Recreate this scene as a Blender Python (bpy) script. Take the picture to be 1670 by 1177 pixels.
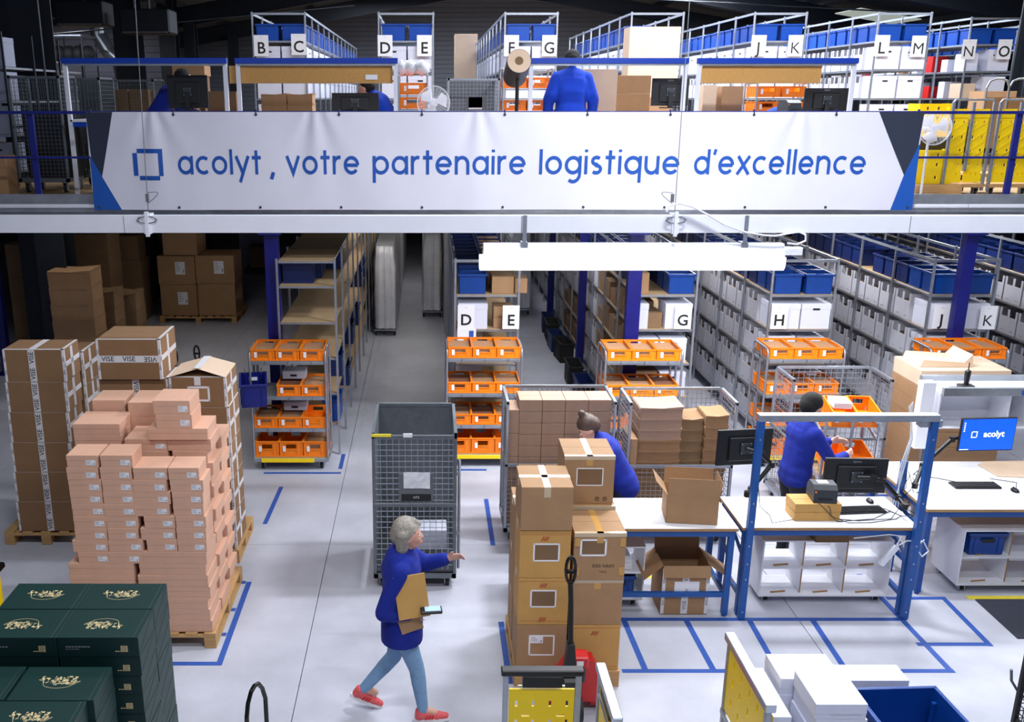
import bpy, bmesh, math, random
from mathutils import Vector, Matrix
R = random.Random(7)
scene = bpy.context.scene
for _o in list(bpy.data.objects): bpy.data.objects.remove(_o)
# ---------------------------------------------------------------- camera
FPX, HC, U0, V0 = 1514.0, 4.45, 695.0, 588.0        # focal length and principal point read for a 1670x1177 frame
TH = math.atan(430 / FPX); CT, ST = math.cos(TH), math.sin(TH)
cam = bpy.data.cameras.new('camera'); camo = bpy.data.objects.new('camera', cam)
scene.collection.objects.link(camo); scene.camera = camo
cam.sensor_width = 36; cam.lens = FPX / 1670 * 36; cam.clip_end = 200
cam.shift_x = (835 - U0) / 1670; cam.shift_y = 0
camo.location = (0, 0, HC); camo.rotation_euler = (math.pi / 2 - TH, 0, 0)
scene.view_settings.view_transform = 'Standard'; scene.view_settings.look = 'None'
scene.view_settings.gamma = 1; scene.view_settings.use_curve_mapping = False
scene.view_settings.exposure = 0.0
# ---------------------------------------------------------------- world and lamps
w = bpy.data.worlds.new('world'); scene.world = w; w.use_nodes = True
w.node_tree.nodes['Background'].inputs[0].default_value = (.42, .52, .8, 1)
w.node_tree.nodes['Background'].inputs[1].default_value = .3
def area(name, loc, sx, sy, power, col=(1, 1, 1), rot=(0, 0, 0)):
    l = bpy.data.lights.new(name, 'AREA'); l.shape = 'RECTANGLE'; l.size = sx; l.size_y = sy; l.energy = power; l.color = col
    o = bpy.data.objects.new(name, l); scene.collection.objects.link(o); o.location = loc; o.rotation_euler = rot
    return o
COOL = (.93, .96, 1)
area('tube_light', (2.1, 9.3, 2.76), 2.9, .18, 105, COOL)                       # the lamp seen in the photograph
area('unseen_hall_light', (4.3, 9.35, 3.02), 2.0, .2, 90, COOL)                           # next lamp of the packing line
area('unseen_hall_light', (-2.2, 4.6, 7.6), 2.6, .4, 210, COOL)                          # unseen fill lamp added to light box fronts and banner
area('unseen_hall_light', (3.2, 4.4, 7.4), 1.6, .3, 110, COOL)  # another unseen fill lamp, added over the near floor
area('unseen_hall_light', (1.6, 2.0, 6.6), 3.0, .4, 240, COOL)  # unseen front fill added to brighten the yellow trolley panels
area('unseen_hall_light', (7.2, 7.4, 7.2), 3.0, .4, 190, COOL)  # unseen lamp added to brighten the yellow panels upstairs at right
area('unseen_hall_light', (2.7, 8.3, 6.8), .9, .3, 290, COOL)
for lx, ly, lp in ((3.0, 13.8, 330), (6.4, 13.8, 330), (10.0, 14.0, 150), (.2, 14.0, 110), (-3.4, 14.6, 34), (.6, 19.5, 190), (2.8, 19.5, 330), (4.9, 19.0, 330), (7.0, 19.5, 330), (9.2, 19.5, 150), (.6, 26, 200), (2.8, 26, 300), (5.0, 26, 260), (7.0, 26, 200), (-1.4, 20, 90), (-1.5, 31, 170), (3, 34, 420), (-9, 22.5, 110), (9, 30, 120)):
    area('upstairs_light', (lx, min(ly, 31), min(7.6, 8.15 - .17 * abs(lx - 2.2))), 2.4, .3, lp, (.86, .91, 1))  # lamps out of view; those nearest the walls added to brighten the cladding
for lx, ly, lp in ((-.4, 16, 30), (-.4, 22, 17), (1.9, 14.5, 34), (1.9, 20, 22), (3.9, 13.5, 40), (3.9, 18.5, 30), (5.9, 13.5, 44), (5.9, 18.5, 30), (8.0, 14, 42), (8.0, 19, 26), (-3.6, 15.5, 22), (-5.5, 13.8, 8), (3.9, 24, 18), (5.9, 24, 18)):
    area('aisle_light', (lx, ly, 2.98), .25, 1.6, lp, (1, .95, .88) if lx < 1 else (.97, .97, 1))
# ---------------------------------------------------------------- materials
def lin(c):
    c = c / 255
    return c / 12.92 if c < .04045 else ((c + .055) / 1.055) ** 2.4
_m = {}
def M(name, rgb=(128, 128, 128), rough=.6, metal=0, var=0, vs=8, bump=0, bs=60, emit=0, alpha=1, trans=0, stretch=(1, 1, 1), spec=.5):
    if name in _m: return _m[name]
    m = bpy.data.materials.new(name); m.use_nodes = True; nt = m.node_tree; b = nt.nodes['Principled BSDF']
    c = tuple(lin(x) for x in rgb) + (1,)
    b.inputs['Base Color'].default_value = c; b.inputs['Roughness'].default_value = rough; b.inputs['Metallic'].default_value = metal
    b.inputs['Specular IOR Level'].default_value = spec
    if var or bump:
        tc = nt.nodes.new('ShaderNodeTexCoord'); mp = nt.nodes.new('ShaderNodeMapping'); mp.inputs['Scale'].default_value = stretch
        nt.links.new(tc.outputs['Object'], mp.inputs[0])
    if var:
        n = nt.nodes.new('ShaderNodeTexNoise'); n.inputs['Scale'].default_value = vs; n.inputs['Detail'].default_value = 5; n.inputs['Roughness'].default_value = .65
        r = nt.nodes.new('ShaderNodeMapRange'); r.inputs[1].default_value = .3; r.inputs[2].default_value = .7
        r.inputs[3].default_value = 1 - var; r.inputs[4].default_value = 1 + var * .7
        mx = nt.nodes.new('ShaderNodeVectorMath'); mx.operation = 'SCALE'; mx.inputs[0].default_value = c[:3]
        nt.links.new(mp.outputs[0], n.inputs['Vector']); nt.links.new(n.outputs['Fac'], r.inputs[0]); nt.links.new(r.outputs[0], mx.inputs['Scale'])
        nt.links.new(mx.outputs[0], b.inputs['Base Color'])
    if bump:
        n2 = nt.nodes.new('ShaderNodeTexNoise'); n2.inputs['Scale'].default_value = bs; n2.inputs['Detail'].default_value = 3
        bp = nt.nodes.new('ShaderNodeBump'); bp.inputs['Strength'].default_value = bump; bp.inputs['Distance'].default_value = .01
        nt.links.new(mp.outputs[0], n2.inputs['Vector']); nt.links.new(n2.outputs['Fac'], bp.inputs['Height']); nt.links.new(bp.outputs[0], b.inputs['Normal'])
    if emit:
        b.inputs['Emission Color'].default_value = c; b.inputs['Emission Strength'].default_value = emit
    if trans: b.inputs['Transmission Weight'].default_value = trans; b.inputs['IOR'].default_value = 1.1
    if alpha < 1: b.inputs['Alpha'].default_value = alpha
    _m[name] = m
    return m
M('concrete', (188, 190, 203), .42, 0, .16, 1.1, .12, 9)
M('joint', (70, 70, 74), .9)
M('kraft', (164, 128, 93), .8, 0, .08, 6, .15, 90)
M('kraft_rose', (152, 122, 104), .85, 0, .08, 6, .15, 90)
M('kraft_shade', (140, 106, 74), .85, 0, .08, 6, .15, 90)
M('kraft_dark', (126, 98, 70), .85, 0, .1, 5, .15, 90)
M('kraft_yellow', (196, 150, 84), .75, 0, .08, 6, .12, 90)
M('kraft_pink', (214, 168, 143), .8, 0, .06, 6, .12, 90)
M('kraft_pale', (216, 190, 165), .8, 0, .05, 6, .1, 90)
M('green_card', (8, 44, 42), .5, 0, .08, 10)
M('gold_print', (205, 186, 140), .6)
M('tape', (225, 222, 225), .3, 0, .05, 40)
M('brown_tape', (196, 150, 84), .25)
M('clear_tape', (200, 178, 150), .22)
M('ink', (22, 22, 26), .6)
M('red_print', (170, 60, 40), .6)
M('paper', (235, 235, 240), .6)
M('paper_ink', (150, 150, 160), .7)
M('wood', (190, 150, 100), .75, 0, .22, 4, .1, 30, stretch=(1, 1, 8))
M('wood_dark', (120, 95, 68), .8, 0, .22, 4, .1, 30)
M('board', (178, 150, 112), .7, 0, .1, 5, .05, 50)
M('zinc', (168, 174, 184), .38, .75, .12, 12)
M('zinc_dark', (110, 116, 122), .45, .6, .15, 12)
M('galva', (150, 154, 160), .35, .5, .2, 6, .05, 20)
M('white_steel', (226, 229, 240), .4, 0, .03, 5)
M('white_melamine', (232, 233, 240), .35, 0, .03, 3)
M('chip', (170, 130, 85), .8, 0, .2, 60)
M('blue_steel', (20, 82, 160), .4, 0, .08, 10)
M('navy', (14, 26, 116), .45, 0, .15, 8)
M('royal', (2, 60, 176), .4, 0, .04, 8)
M('navy_paint', (18, 22, 108), .35, 0, .2, 5)
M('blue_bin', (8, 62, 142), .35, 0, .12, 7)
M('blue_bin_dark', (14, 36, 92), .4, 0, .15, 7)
M('blue_bin_up', (6, 66, 158), .35, 0, .12, 7)
M('orange', (244, 128, 12), .45, 0, .06, 20)
M('yellow', (250, 214, 0), .4, 0, .05, 8)
M('black', (16, 16, 18), .45)
M('rubber', (22, 22, 24), .7)
M('black_gloss', (12, 12, 14), .15)
M('dark_grey', (52, 56, 62), .4)
M('white_bin', (190, 190, 200), .75, 0, .08, 6, .1, 50)
M('white_box', (214, 216, 232), .7, 0, .03, 5)
M('red', (196, 28, 26), .4, 0, .08, 20)
M('vinyl', (226, 226, 240), .45, 0, .02, 3)
M('navy_vinyl', (38, 46, 66), .55, 0, .06, 6)
M('blue_vinyl', (22, 84, 176), .45)
M('letter_blue', (26, 84, 176), .45)
M('tape_blue', (44, 84, 168), .6, 0, .12, 20)
M('tape_yellow', (238, 218, 60), .6, 0, .1, 20)
M('tube', (255, 255, 255), .5, emit=3.5)
M('screen', (0, 84, 235), .3, emit=.95)
M('screen_white', (255, 255, 255), .3, emit=1.0)
M('film', (226, 228, 236), .28, 0, .16, 3, .4, 9, alpha=.93)
M('skin', (214, 160, 140), .5, 0, .05, 20)
M('fleece', (4, 32, 138), .9, 0, .12, 14, .4, 90)
M('fleece_up', (6, 58, 178), .9, 0, .1, 14, .3, 90)
M('denim', (122, 158, 196), .8, 0, .12, 14, .2, 120)
M('dark_trouser', (26, 28, 40), .85)
M('hair_grey', (150, 142, 132), .6, 0, .35, 30, .6, 60)
M('hair_dark', (10, 8, 8), .85, 0, .3, 30, .6, 60)
M('hair_brown', (78, 58, 48), .5, 0, .3, 30, .6, 60)
M('shoe_red', (226, 92, 96), .6, 0, .2, 40)
M('sole', (236, 234, 236), .6)
M('cladding', (104, 110, 124), .6, 0, .06, 2)
M('cladding_pale', (150, 156, 178), .6, 0, .06, 2)
M('roof_sheet', (74, 80, 92), .7, 0, .2, 2)
M('dark_steel', (30, 35, 44), .5, .2, .15, 4)
M('cork', (200, 152, 88), .9, 0, .18, 90)
M('skylight', (196, 205, 190), .5, emit=.55)
M('mezz_deck', (170, 140, 100), .7, 0, .12, 4)
M('duct', (150, 158, 166), .3, .8)
M('fan_white', (232, 232, 238), .4)
M('grey_plastic', (96, 100, 106), .5)
M('key', (40, 42, 46), .5)
M('silver_bar', (190, 200, 214), .25, .8)
M('cable_white', (220, 224, 232), .5)
M('envelope', (176, 134, 100), .85, 0, .1, 20)
M('envelope_dark', (132, 86, 64), .85, 0, .1, 20)
M('mat_dark', (44, 46, 60), .9, 0, .2, 60)
# ---------------------------------------------------------------- placing helpers
def _ray(u, v):
    b = (V0 - v) / FPX
    return (u - U0) / FPX, CT + b * ST, -ST + b * CT
def G(u, v, z=0.0):                                   # point of a horizontal plane seen at a photograph pixel
    a, y, q = _ray(u, v); t = (z - HC) / q
    return a * t, y * t
def P(u, v, Y):                                       # point at depth Y seen at a photograph pixel
    a, y, q = _ray(u, v); t = Y / y
    return a * t, HC + q * t
def PX(u, v, Y): return P(u, v, Y)[0]
def PZ(v, Y): return P(U0, v, Y)[1]
LINK = scene.collection.objects.link
class B:
    def __init__(s): s.v = []; s.f = []; s.m = []; s.mi = 0; s.sm = []
    def _add(s, vs, fs, sm=False):
        o = len(s.v); s.v += [tuple(p) for p in vs]
        for f in fs: s.f.append(tuple(i + o for i in f)); s.m.append(s.mi); s.sm.append(sm)
    def box(s, x0, x1, y0, y1, z0, z1, mi=None):
        if mi is not None: s.mi = mi
        s._add([(x0, y0, z0), (x1, y0, z0), (x1, y1, z0), (x0, y1, z0), (x0, y0, z1), (x1, y0, z1), (x1, y1, z1), (x0, y1, z1)],
               [(0, 3, 2, 1), (4, 5, 6, 7), (0, 1, 5, 4), (1, 2, 6, 5), (2, 3, 7, 6), (3, 0, 4, 7)]); return s
    def bev(s, x0, x1, y0, y1, z0, z1, c=.004, mi=None):        # chamfered box
        if mi is not None: s.mi = mi
        vs = []; key = {}
        for i, X in enumerate((x0, x1)):
            for j, Y in enumerate((y0, y1)):
                for k, Z in enumerate((z0, z1)):
                    sx, sy, sz = (c if i == 0 else -c), (c if j == 0 else -c), (c if k == 0 else -c)
                    for a, p in enumerate(((X, Y + sy, Z + sz), (X + sx, Y, Z + sz), (X + sx, Y + sy, Z))):
                        key[i, j, k, a] = len(vs); vs.append(p)
        fs = []
        for i in (0, 1):
            q = [key[i, j, k, 0] for j, k in ((0, 0), (1, 0), (1, 1), (0, 1))]; fs.append(q if i else q[::-1])
            q = [key[j, i, k, 1] for j, k in ((0, 0), (1, 0), (1, 1), (0, 1))]; fs.append(q[::-1] if i else q)
            q = [key[j, k, i, 2] for j, k in ((0, 0), (1, 0), (1, 1), (0, 1))]; fs.append(q if i else q[::-1])
        for i in (0, 1):
            for j in (0, 1):
                fs.append([key[i, j, 0, 0], key[i, j, 1, 0], key[i, j, 1, 1], key[i, j, 0, 1]])
                fs.append([key[i, 0, j, 0], key[i, 1, j, 0], key[i, 1, j, 2], key[i, 0, j, 2]])
                fs.append([key[0, i, j, 1], key[1, i, j, 1], key[1, i, j, 2], key[0, i, j, 2]])
                for k in (0, 1): fs.append([key[i, j, k, 0], key[i, j, k, 1], key[i, j, k, 2]])
        s._add(vs, fs); return s
    def tube(s, p, q, r, n=8, r2=None, cap=True, sm=True):
        p, q = Vector(p), Vector(q); d = (q - p)
        if d.length < 1e-6: return s
        d.normalize(); a = d.orthogonal().normalized(); b = d.cross(a); r2 = r if r2 is None else r2
        vs = []
        for k in range(n):
            t = 2 * math.pi * (k + .5) / n; e = a * math.cos(t) + b * math.sin(t)
            vs.append(p + e * r); vs.append(q + e * r2)
        s._add(vs, [(2 * k, 2 * ((k + 1) % n), 2 * ((k + 1) % n) + 1, 2 * k + 1) for k in range(n)], sm)
        if cap: s._add([vs[2 * k] for k in range(n)][::-1], [tuple(range(n))]); s._add([vs[2 * k + 1] for k in range(n)], [tuple(range(n))])
        return s
    def path(s, pts, r, n=8):
        for a, b in zip(pts[:-1], pts[1:]): s.tube(a, b, r, n)
        for p in pts[1:-1]: s.ball(p, r, 6, 4)
        return s
    def bar(s, p, q, wd, th, up=(0, 0, 1)):                    # rectangular bar between two points
        p, q = Vector(p), Vector(q); d = (q - p).normalized(); up = Vector(up)
        a = d.cross(up)
        if a.length < 1e-4: a = d.orthogonal()
        a.normalize(); b = a.cross(d).normalized(); a = a * wd / 2; b = b * th / 2
        s._add([p - a - b, p + a - b, p + a + b, p - a + b, q - a - b, q + a - b, q + a + b, q - a + b],
               [(0, 1, 2, 3), (7, 6, 5, 4), (0, 4, 5, 1), (1, 5, 6, 2), (2, 6, 7, 3), (3, 7, 4, 0)]); return s
    def ball(s, c, r, n=12, m=8, sc=(1, 1, 1)):
        c = Vector(c); vs = [c + Vector((0, 0, r * sc[2]))]
        for i in range(1, m):
            a = math.pi * i / m
            for k in range(n):
                t = 2 * math.pi * k / n
                vs.append(c + Vector((r * sc[0] * math.sin(a) * math.cos(t), r * sc[1] * math.sin(a) * math.sin(t), r * sc[2] * math.cos(a))))
        vs.append(c - Vector((0, 0, r * sc[2]))); L = len(vs) - 1; fs = []
        for k in range(n): fs.append((0, 1 + k, 1 + (k + 1) % n)); fs.append((L, L - n + (k + 1) % n, L - n + k))
        for i in range(m - 2):
            for k in range(n):
                a = 1 + i * n + k; b = 1 + i * n + (k + 1) % n
                fs.append((a, a + n, b + n, b))
        s._add(vs, fs, True); return s
    def prism(s, pts, axis, a0, a1):                           # pts: 2D outline; axis: extrusion axis
        def mk(p, a): return (a, p[0], p[1]) if axis == 0 else (p[0], a, p[1]) if axis == 1 else (p[0], p[1], a)
        n = len(pts); s._add([mk(p, a0) for p in pts] + [mk(p, a1) for p in pts],
              [tuple(range(n))[::-1], tuple(range(n, 2 * n))] + [(k, (k + 1) % n, (k + 1) % n + n, k + n) for k in range(n)]); return s
    def quad(s, *p): s._add(p, [tuple(range(len(p)))]); return s
    def disc(s, c, r, axis=1, n=12, th=.001):
        c = Vector(c); d = Vector([(1, 0, 0), (0, 1, 0), (0, 0, 1)][axis]) * th / 2
        return s.tube(c - d, c + d, r, n, sm=False)
    def mesh(s, name, mats):
        me = bpy.data.meshes.new(name); me.from_pydata(s.v, [], s.f)
        for m in (mats if isinstance(mats, (list, tuple)) else [mats]): me.materials.append(_m[m])
        me.polygons.foreach_set('material_index', s.m); me.polygons.foreach_set('use_smooth', s.sm)
        bm = bmesh.new(); bm.from_mesh(me); bmesh.ops.recalc_face_normals(bm, faces=bm.faces); bm.to_mesh(me); bm.free()
        me.update(); return me
    def build(s, name, mats, parent=None, loc=(0, 0, 0), rz=0):
        return put(name, s.mesh(name, mats), parent, loc, rz)
def put(name, me, parent=None, loc=(0, 0, 0), rz=0, rot=None):
    o = bpy.data.objects.new(name, me); LINK(o); o.parent = parent; o.location = loc; o.rotation_euler = rot or (0, 0, rz); return o
def tag(o, label, cat, group=None, kind=None):
    o['label'] = label; o['category'] = cat
    if group: o['group'] = group
    if kind: o['kind'] = kind
    return o
def thing(name, label, cat, loc=(0, 0, 0), rz=0, group=None):
    o = bpy.data.objects.new(name, None); LINK(o); o.location = loc; o.rotation_euler = (0, 0, rz); o.empty_display_size = .1
    return tag(o, label, cat, group)
def struct(o): o['kind'] = 'structure'; return o
def kids(o): return [c for c in _ch.get(o.name, [])]
def copy_tree(o, parent=None, loc=None, rz=None, label=None, top=True):
    c = o.copy(); LINK(c); c.parent = parent
    if loc is not None: c.location = loc
    if rz is not None: c.rotation_euler = (0, 0, rz)
    if label: c['label'] = label
    for ch in list(o.children): copy_tree(ch, c, top=False)
    return c
ORD = 'first second third fourth fifth sixth seventh eighth ninth tenth eleventh twelfth thirteenth fourteenth fifteenth sixteenth seventeenth eighteenth nineteenth twentieth'.split()
_txt = {}
def text_mesh(s, size, mat, align='CENTER', squash=1.0, bold=0):
    k = (s, size, mat, align, squash, bold)
    if k not in _txt:
        cu = bpy.data.curves.new('t', 'FONT'); cu.body = s; cu.size = size; cu.align_x = align; cu.align_y = 'CENTER'; cu.resolution_u = 3; cu.offset = bold
        o = bpy.data.objects.new('t', cu); LINK(o); bpy.context.view_layer.update()
        me = bpy.data.meshes.new_from_object(o.evaluated_get(bpy.context.evaluated_depsgraph_get()))
        bpy.data.objects.remove(o); me.materials.clear(); me.materials.append(_m[mat])
        for v in me.vertices: v.co.x *= squash
        _txt[k] = me
    return _txt[k]
def text(s, size, mat, parent, loc, rot=(math.pi / 2, 0, 0), name='lettering', **kw):
    return put(name, text_mesh(s, size, mat, **kw), parent, loc, rot=rot)
def mesh_grid(b, axis, c, a0, a1, z0, z1, pa=.05, pz=.05, r=.0022):
    n = max(1, round((a1 - a0) / pa)); m = max(1, round((z1 - z0) / pz))
    for i in range(n + 1):
        a = a0 + (a1 - a0) * i / n
        if axis == 0: b.box(c - r, c + r, a - r, a + r, z0, z1)
        elif axis == 1: b.box(a - r, a + r, c - r, c + r, z0, z1)
        else: b.box(a - r, a + r, z0, z1, c - r, c + r)
    for i in range(m + 1):
        z = z0 + (z1 - z0) * i / m
        if axis == 0: b.box(c - r, c + r, a0, a1, z - r, z + r)
        elif axis == 1: b.box(a0, a1, c - r, c + r, z - r, z + r)
        else: b.box(a0, a1, z - r, z + r, c - r, c + r)
    return b
# ================================================================ THE SETTING
MZ = 3.25                                                     # upper deck height
fl = B().box(-16, 18, -2, 42, -.3, -.012).build('floor', ['joint']); struct(fl)
xs = [-16, -9.6, -5.3, -1.0, 3.3, 7.6, 18]; ys = [-2, 4.4, 8.72, 13.0, 17.3, 21.6, 42]
for i in range(6):
    for j in range(6):
        x0, x1, y0, y1 = xs[i] + .003, xs[i + 1] - .003, ys[j] + .003, ys[j + 1] - .003
        B().bev(x0, x1, y0, y1, -.012, 0, .002).build('concrete_slab', ['concrete'], fl)
def clad_wall(name, x0, x1, y, z0, z1, mat, front=-1):       # horizontal cladding boards, each one a piece
    wl = B().box(x0, x1, y, y + .2, z0, z1).build(name, [mat]); struct(wl)
    n = int((z1 - z0) / .17); h = (z1 - z0) / n
    me = B().prism([(0, 0), (-.022, .004), (-.022, h - .014), (0, h - .002)], 0, 0, x1 - x0).mesh('siding_board', [mat])
    for k in range(n): put('siding_board', me, wl, (x0, y, z0 + k * h))
    return wl
clad_wall('wall_back', -15.8, 17.8, 38, 0, 10, 'cladding')
# left bay is closed nearer by a pale wall
clad_wall('wall_left', -15.8, -6.9, 27, MZ, 9.4, 'cladding_pale')
struct(B().box(-16, -15.8, -2, 42, 0, 9).build('wall_side', ['cladding']))
struct(B().box(17.8, 18, -2, 42, 0, 9).build('wall_right', ['cladding']))
rf = B(); RX, RZ, RS = 2.2, 8.6, .17                          # ridge of the gable roof
rf.prism([(RX, RZ), (18, RZ - RS * 15.8), (18, RZ - RS * 15.8 + .12), (RX, RZ + .12), (-16, RZ - RS * 18.2 + .12), (-16, RZ - RS * 18.2)], 1, -2, 42)
roof = struct(rf.build('ceiling', ['roof_sheet']))
def ibeam(b, p, q, h=.34, wd=.18, t=.02, up=(0, 0, 1)):
    p, q = Vector(p), Vector(q); n = Vector(up); 
    b.bar(p, q, t, h, up); off = ((q - p).normalized().cross(Vector(up))).normalized().cross((q - p).normalized()) * (h / 2)
    b.bar(p + off, q + off, wd, t, up); b.bar(p - off, q - off, wd, t, up)
for y in (15.5, 21.5, 27.5, 33.5):                              # portal frames
    for sgn, xe, nm in ((-1, -15.5, 'left'), (1, 17.5, 'right')):
        b = B(); k = abs(xe - RX)
        ibeam(b, (RX, y, RZ - .48), (xe, y, RZ - .48 - RS * k), .5, .24)
        o = struct(b.build('trim_rafter', ['dark_steel']))
    for x in (-13.5, -6.6, 9.6, 16.4):
        if y > 16 and x in (9.6,) : continue
        b = B(); zt = RZ - .6 - RS * abs(x - RX)
        ibeam(b, (x, y, 0), (x, y, zt), .34, .3, .03, (0, 1, 0)); struct(b.build('trim_column', ['dark_steel']))
for x in [-13, -10, -7, -4, -1, 5, 8, 11, 14]:                    # purlins
    z = RZ - RS * abs(x - RX) - .12
    struct(B().box(x - .04, x + .04, 12, 38, z - .1, z + .1).build('trim_purlin', ['dark_steel']))
# bracing rods under the roof
for p, q in (((-4.5, 15.5, 6.4), (2.0, 33, 7.6)), ((9.0, 15.5, 6.4), (2.4, 33, 7.6)), ((-9, 21.5, 5.7), (-2, 27.5, 6.9)), ((5.5, 27.5, 7.1), (11, 21.5, 6.2))):
    struct(B().tube(p, q, .02, 6).build('trim_bracing_rod', ['dark_steel']))
# big dark columns standing by the left bay
for u0, u1, Y, zt in ((22, 72, 14.6, 8.6), (188, 226, 20.5, 8.6), (262, 288, 26.5, 8.6)):
    x0, x1 = PX(u0, 100, Y), PX(u1, 100, Y); wd = x1 - x0; b = B()
    b.box(x0, x1, Y, Y + .03, 0, zt); b.box(x0, x1, Y + wd, Y + wd + .03, 0, zt); b.box((x0 + x1) / 2 - .02, (x0 + x1) / 2 + .02, Y + .03, Y + wd, 0, zt)
    b.box(x1 - .03, x1 + .0, Y - .02, Y, 0, zt)
    struct(b.build('trim_column', ['dark_steel']))
# roof lights seen between the beams on the right
for u, v, Y, wx in ((1455, 12, 24, 1.5), (1400, 30, 29.5, 1.6)):
    x, z = P(u, v, Y); struct(B().prism([(x - wx / 2, z - .02), (x + wx / 2, z - .02 - wx * RS), (x + wx / 2, z - wx * RS), (x - wx / 2, z)], 1, Y, Y + 1.5).build('window_1' if u > 1400 else 'window_2', ['skylight']))
# ---- mezzanine
Y0 = 11.3
mz = struct(B().box(-16, 17.8, Y0 + .06, 37.9, 3.05, MZ - .012).build('floor_upper', ['joint']))
for i in range(8):
    for j in range(7):
        B().bev(-16 + i * 4.2 + .003, -16 + (i + 1) * 4.2 - .003, Y0 + .07 + j * 3.8, Y0 + .07 + (j + 1) * 3.8 - .005, MZ - .012, MZ, .002).build('deck_board', ['mezz_deck'], mz)
eb = B()                                                        # galvanised C-shaped edge beam, flange and kick plate
eb.box(-16, 17.8, Y0 - .02, Y0 + .04, 2.87, 3.16); eb.box(-16, 17.8, Y0 - .07, Y0 + .04, 3.12, 3.16); eb.box(-16, 17.8, Y0 - .07, Y0 - .02, 2.87, 2.9)
struct(eb.build('trim_edge_beam', ['galva']))
struct(B().box(-16, 17.8, Y0 - .03, Y0 + .0, 3.17, 3.33).build('trim_kick_plate', ['galva']))
for x0, x1 in ((-16, -5.6), (-5.59, -3.9), (5.85, 6.5), (6.51, 17)):
    struct(B().tube((x0, Y0 - .06, 3.19), (x1, Y0 - .06, 3.19), .028, 10).build('trim_pipe', ['white_steel']))
CX = (PX(440, 352, Y0), PX(1042, 352, Y0), PX(1592, 352, Y0))
for x in (-7.0,) + CX:
    for y in (11.35, 14.9, 18.7):
        if y > 12 and x != CX[1] and x > -3: continue
        xx = x if y < 12 else 2.55
        if y > 12 and x < -3: xx = x
        w2 = (.085 if x < 5 else .072) if y < 12 else .06
        b = B(); b.box(xx - w2, xx + w2, y - .06, y + .06, .012, 2.87); b.box(xx - w2 - .09, xx + w2 + .09, y - .14, y + .14, 0, .012)
        if y < 12:
            b.box(xx - w2 - .05, xx + w2 + .05, y - .16, y + .1, 2.85, 2.872)
            b.box(xx - .1, xx + .1, Y0 - .085, Y0 - .022, 2.93, 3.07)
            for s_ in (-1, 1): b.box(xx + s_ * .12 - .025, xx + s_ * .12 + .025, Y0 - .08, Y0 - .022, 2.96, 3.04)
        struct(b.build('trim_post', ['navy_paint']))
# ---- guard rail with posts, one thing
gr = thing('guard_rail', 'dark blue steel guard rail along the edge of the upper deck', 'railing', (0, Y0 - .04, 3.33))
RY = Y0 - .04
B().box(-16, 17, -.02, .02, .93, .965).build('top_rail', ['navy'], gr)
B().box(-16, 17, -.012, .012, .42, .445).build('middle_rail', ['navy'], gr)
for x in (-6.9, -4.66, -2.3, .05, 2.4, 4.75, 6.98, 9.2):
    B().box(x - .035, x + .035, .02, .06, .0, .93).build('post', ['navy'], gr)
# ---- banner
BY = Y0 - .1; BX0, BX1, BZ0, BZ1 = -3.97, 5.80, 3.155, 4.285
def rip(x, z):
    h = (BZ1 - z) / (BZ1 - BZ0)
    r = .014 * math.sin(x * 2.1 + 1.5 * h) + .007 * math.sin(x * 5.3 - 3.0 * h + 1) * (1 - .4 * h)
    for gx in (-3.2, -1.3, .6, 2.5, 4.4):                         # gathers fanning out from the eyelets
        d = x - gx; r += .02 * math.exp(-(d * d) * 6 / (.15 + h)) * math.cos(9 * math.atan2(d, .15 + h)) * (1 - .75 * h)
    r += .012 * math.sin(3.2 * h + x * .9) * h + .006 * math.sin(11 * x + 7 * h) * max(0, h - .6)
    return r
def BYf(x, z, off=0): return BY - .02 - rip(x, z) - off
b = B(); nx, nz = 260, 30
vs = [(BX0 + (BX1 - BX0) * i / nx, BYf(BX0 + (BX1 - BX0) * i / nx, BZ0 + (BZ1 - BZ0) * j / nz), BZ0 + (BZ1 - BZ0) * j / nz) for j in range(nz + 1) for i in range(nx + 1)]
b._add(vs, [(j * (nx + 1) + i, j * (nx + 1) + i + 1, (j + 1) * (nx + 1) + i + 1, (j + 1) * (nx + 1) + i) for j in range(nz) for i in range(nx)], True)
ban = thing('banner', 'long white vinyl banner with blue company slogan hung on the upper guard rail', 'banner', (0, 0, 0))
b.build('banner_sheet', ['vinyl'], ban)
def bx(u): return (u - U0) * 10.98 / FPX
def bz(v): return PZ(v, BY)
def conform(pieces, name, mat, off=.002):                     # pieces: rows of (z, xl, xr)
    b = B()
    for rows in pieces:
        n = 10
        pts = []
        for z, xl, xr in rows: pts.append([(xl + (xr - xl) * k / n, BYf(xl + (xr - xl) * k / n, z, off), z) for k in range(n + 1)])
        for r0, r1 in zip(pts[:-1], pts[1:]):
            for k in range(n): b.quad(r0[k], r0[k + 1], r1[k + 1], r1[k])
    return b.build(name, [mat], ban)
def lerp_rows(z0, z1, l0, l1, r0, r1, n=14):
    return [(z0 + (z1 - z0) * k / n, l0 + (l1 - l0) * k / n, r0 + (r1 - r0) * k / n) for k in range(n + 1)]
zk = bz(287)
conform([lerp_rows(BZ1 - .001, bz(290), BX0, BX0 + .02, bx(191), bx(164))], 'dark_corner', 'navy_vinyl')
conform([lerp_rows(bz(255), bz(290), BX0, BX0, BX0 + .01, bx(166), 8), lerp_rows(bz(290), BZ0, BX0, BX0, bx(166), bx(193))], 'blue_corner', 'blue_vinyl', .004)
conform([lerp_rows(BZ1, bz(287), bx(1423), bx(1476), BX1, BX1 - .03)], 'dark_corner', 'navy_vinyl')
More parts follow.
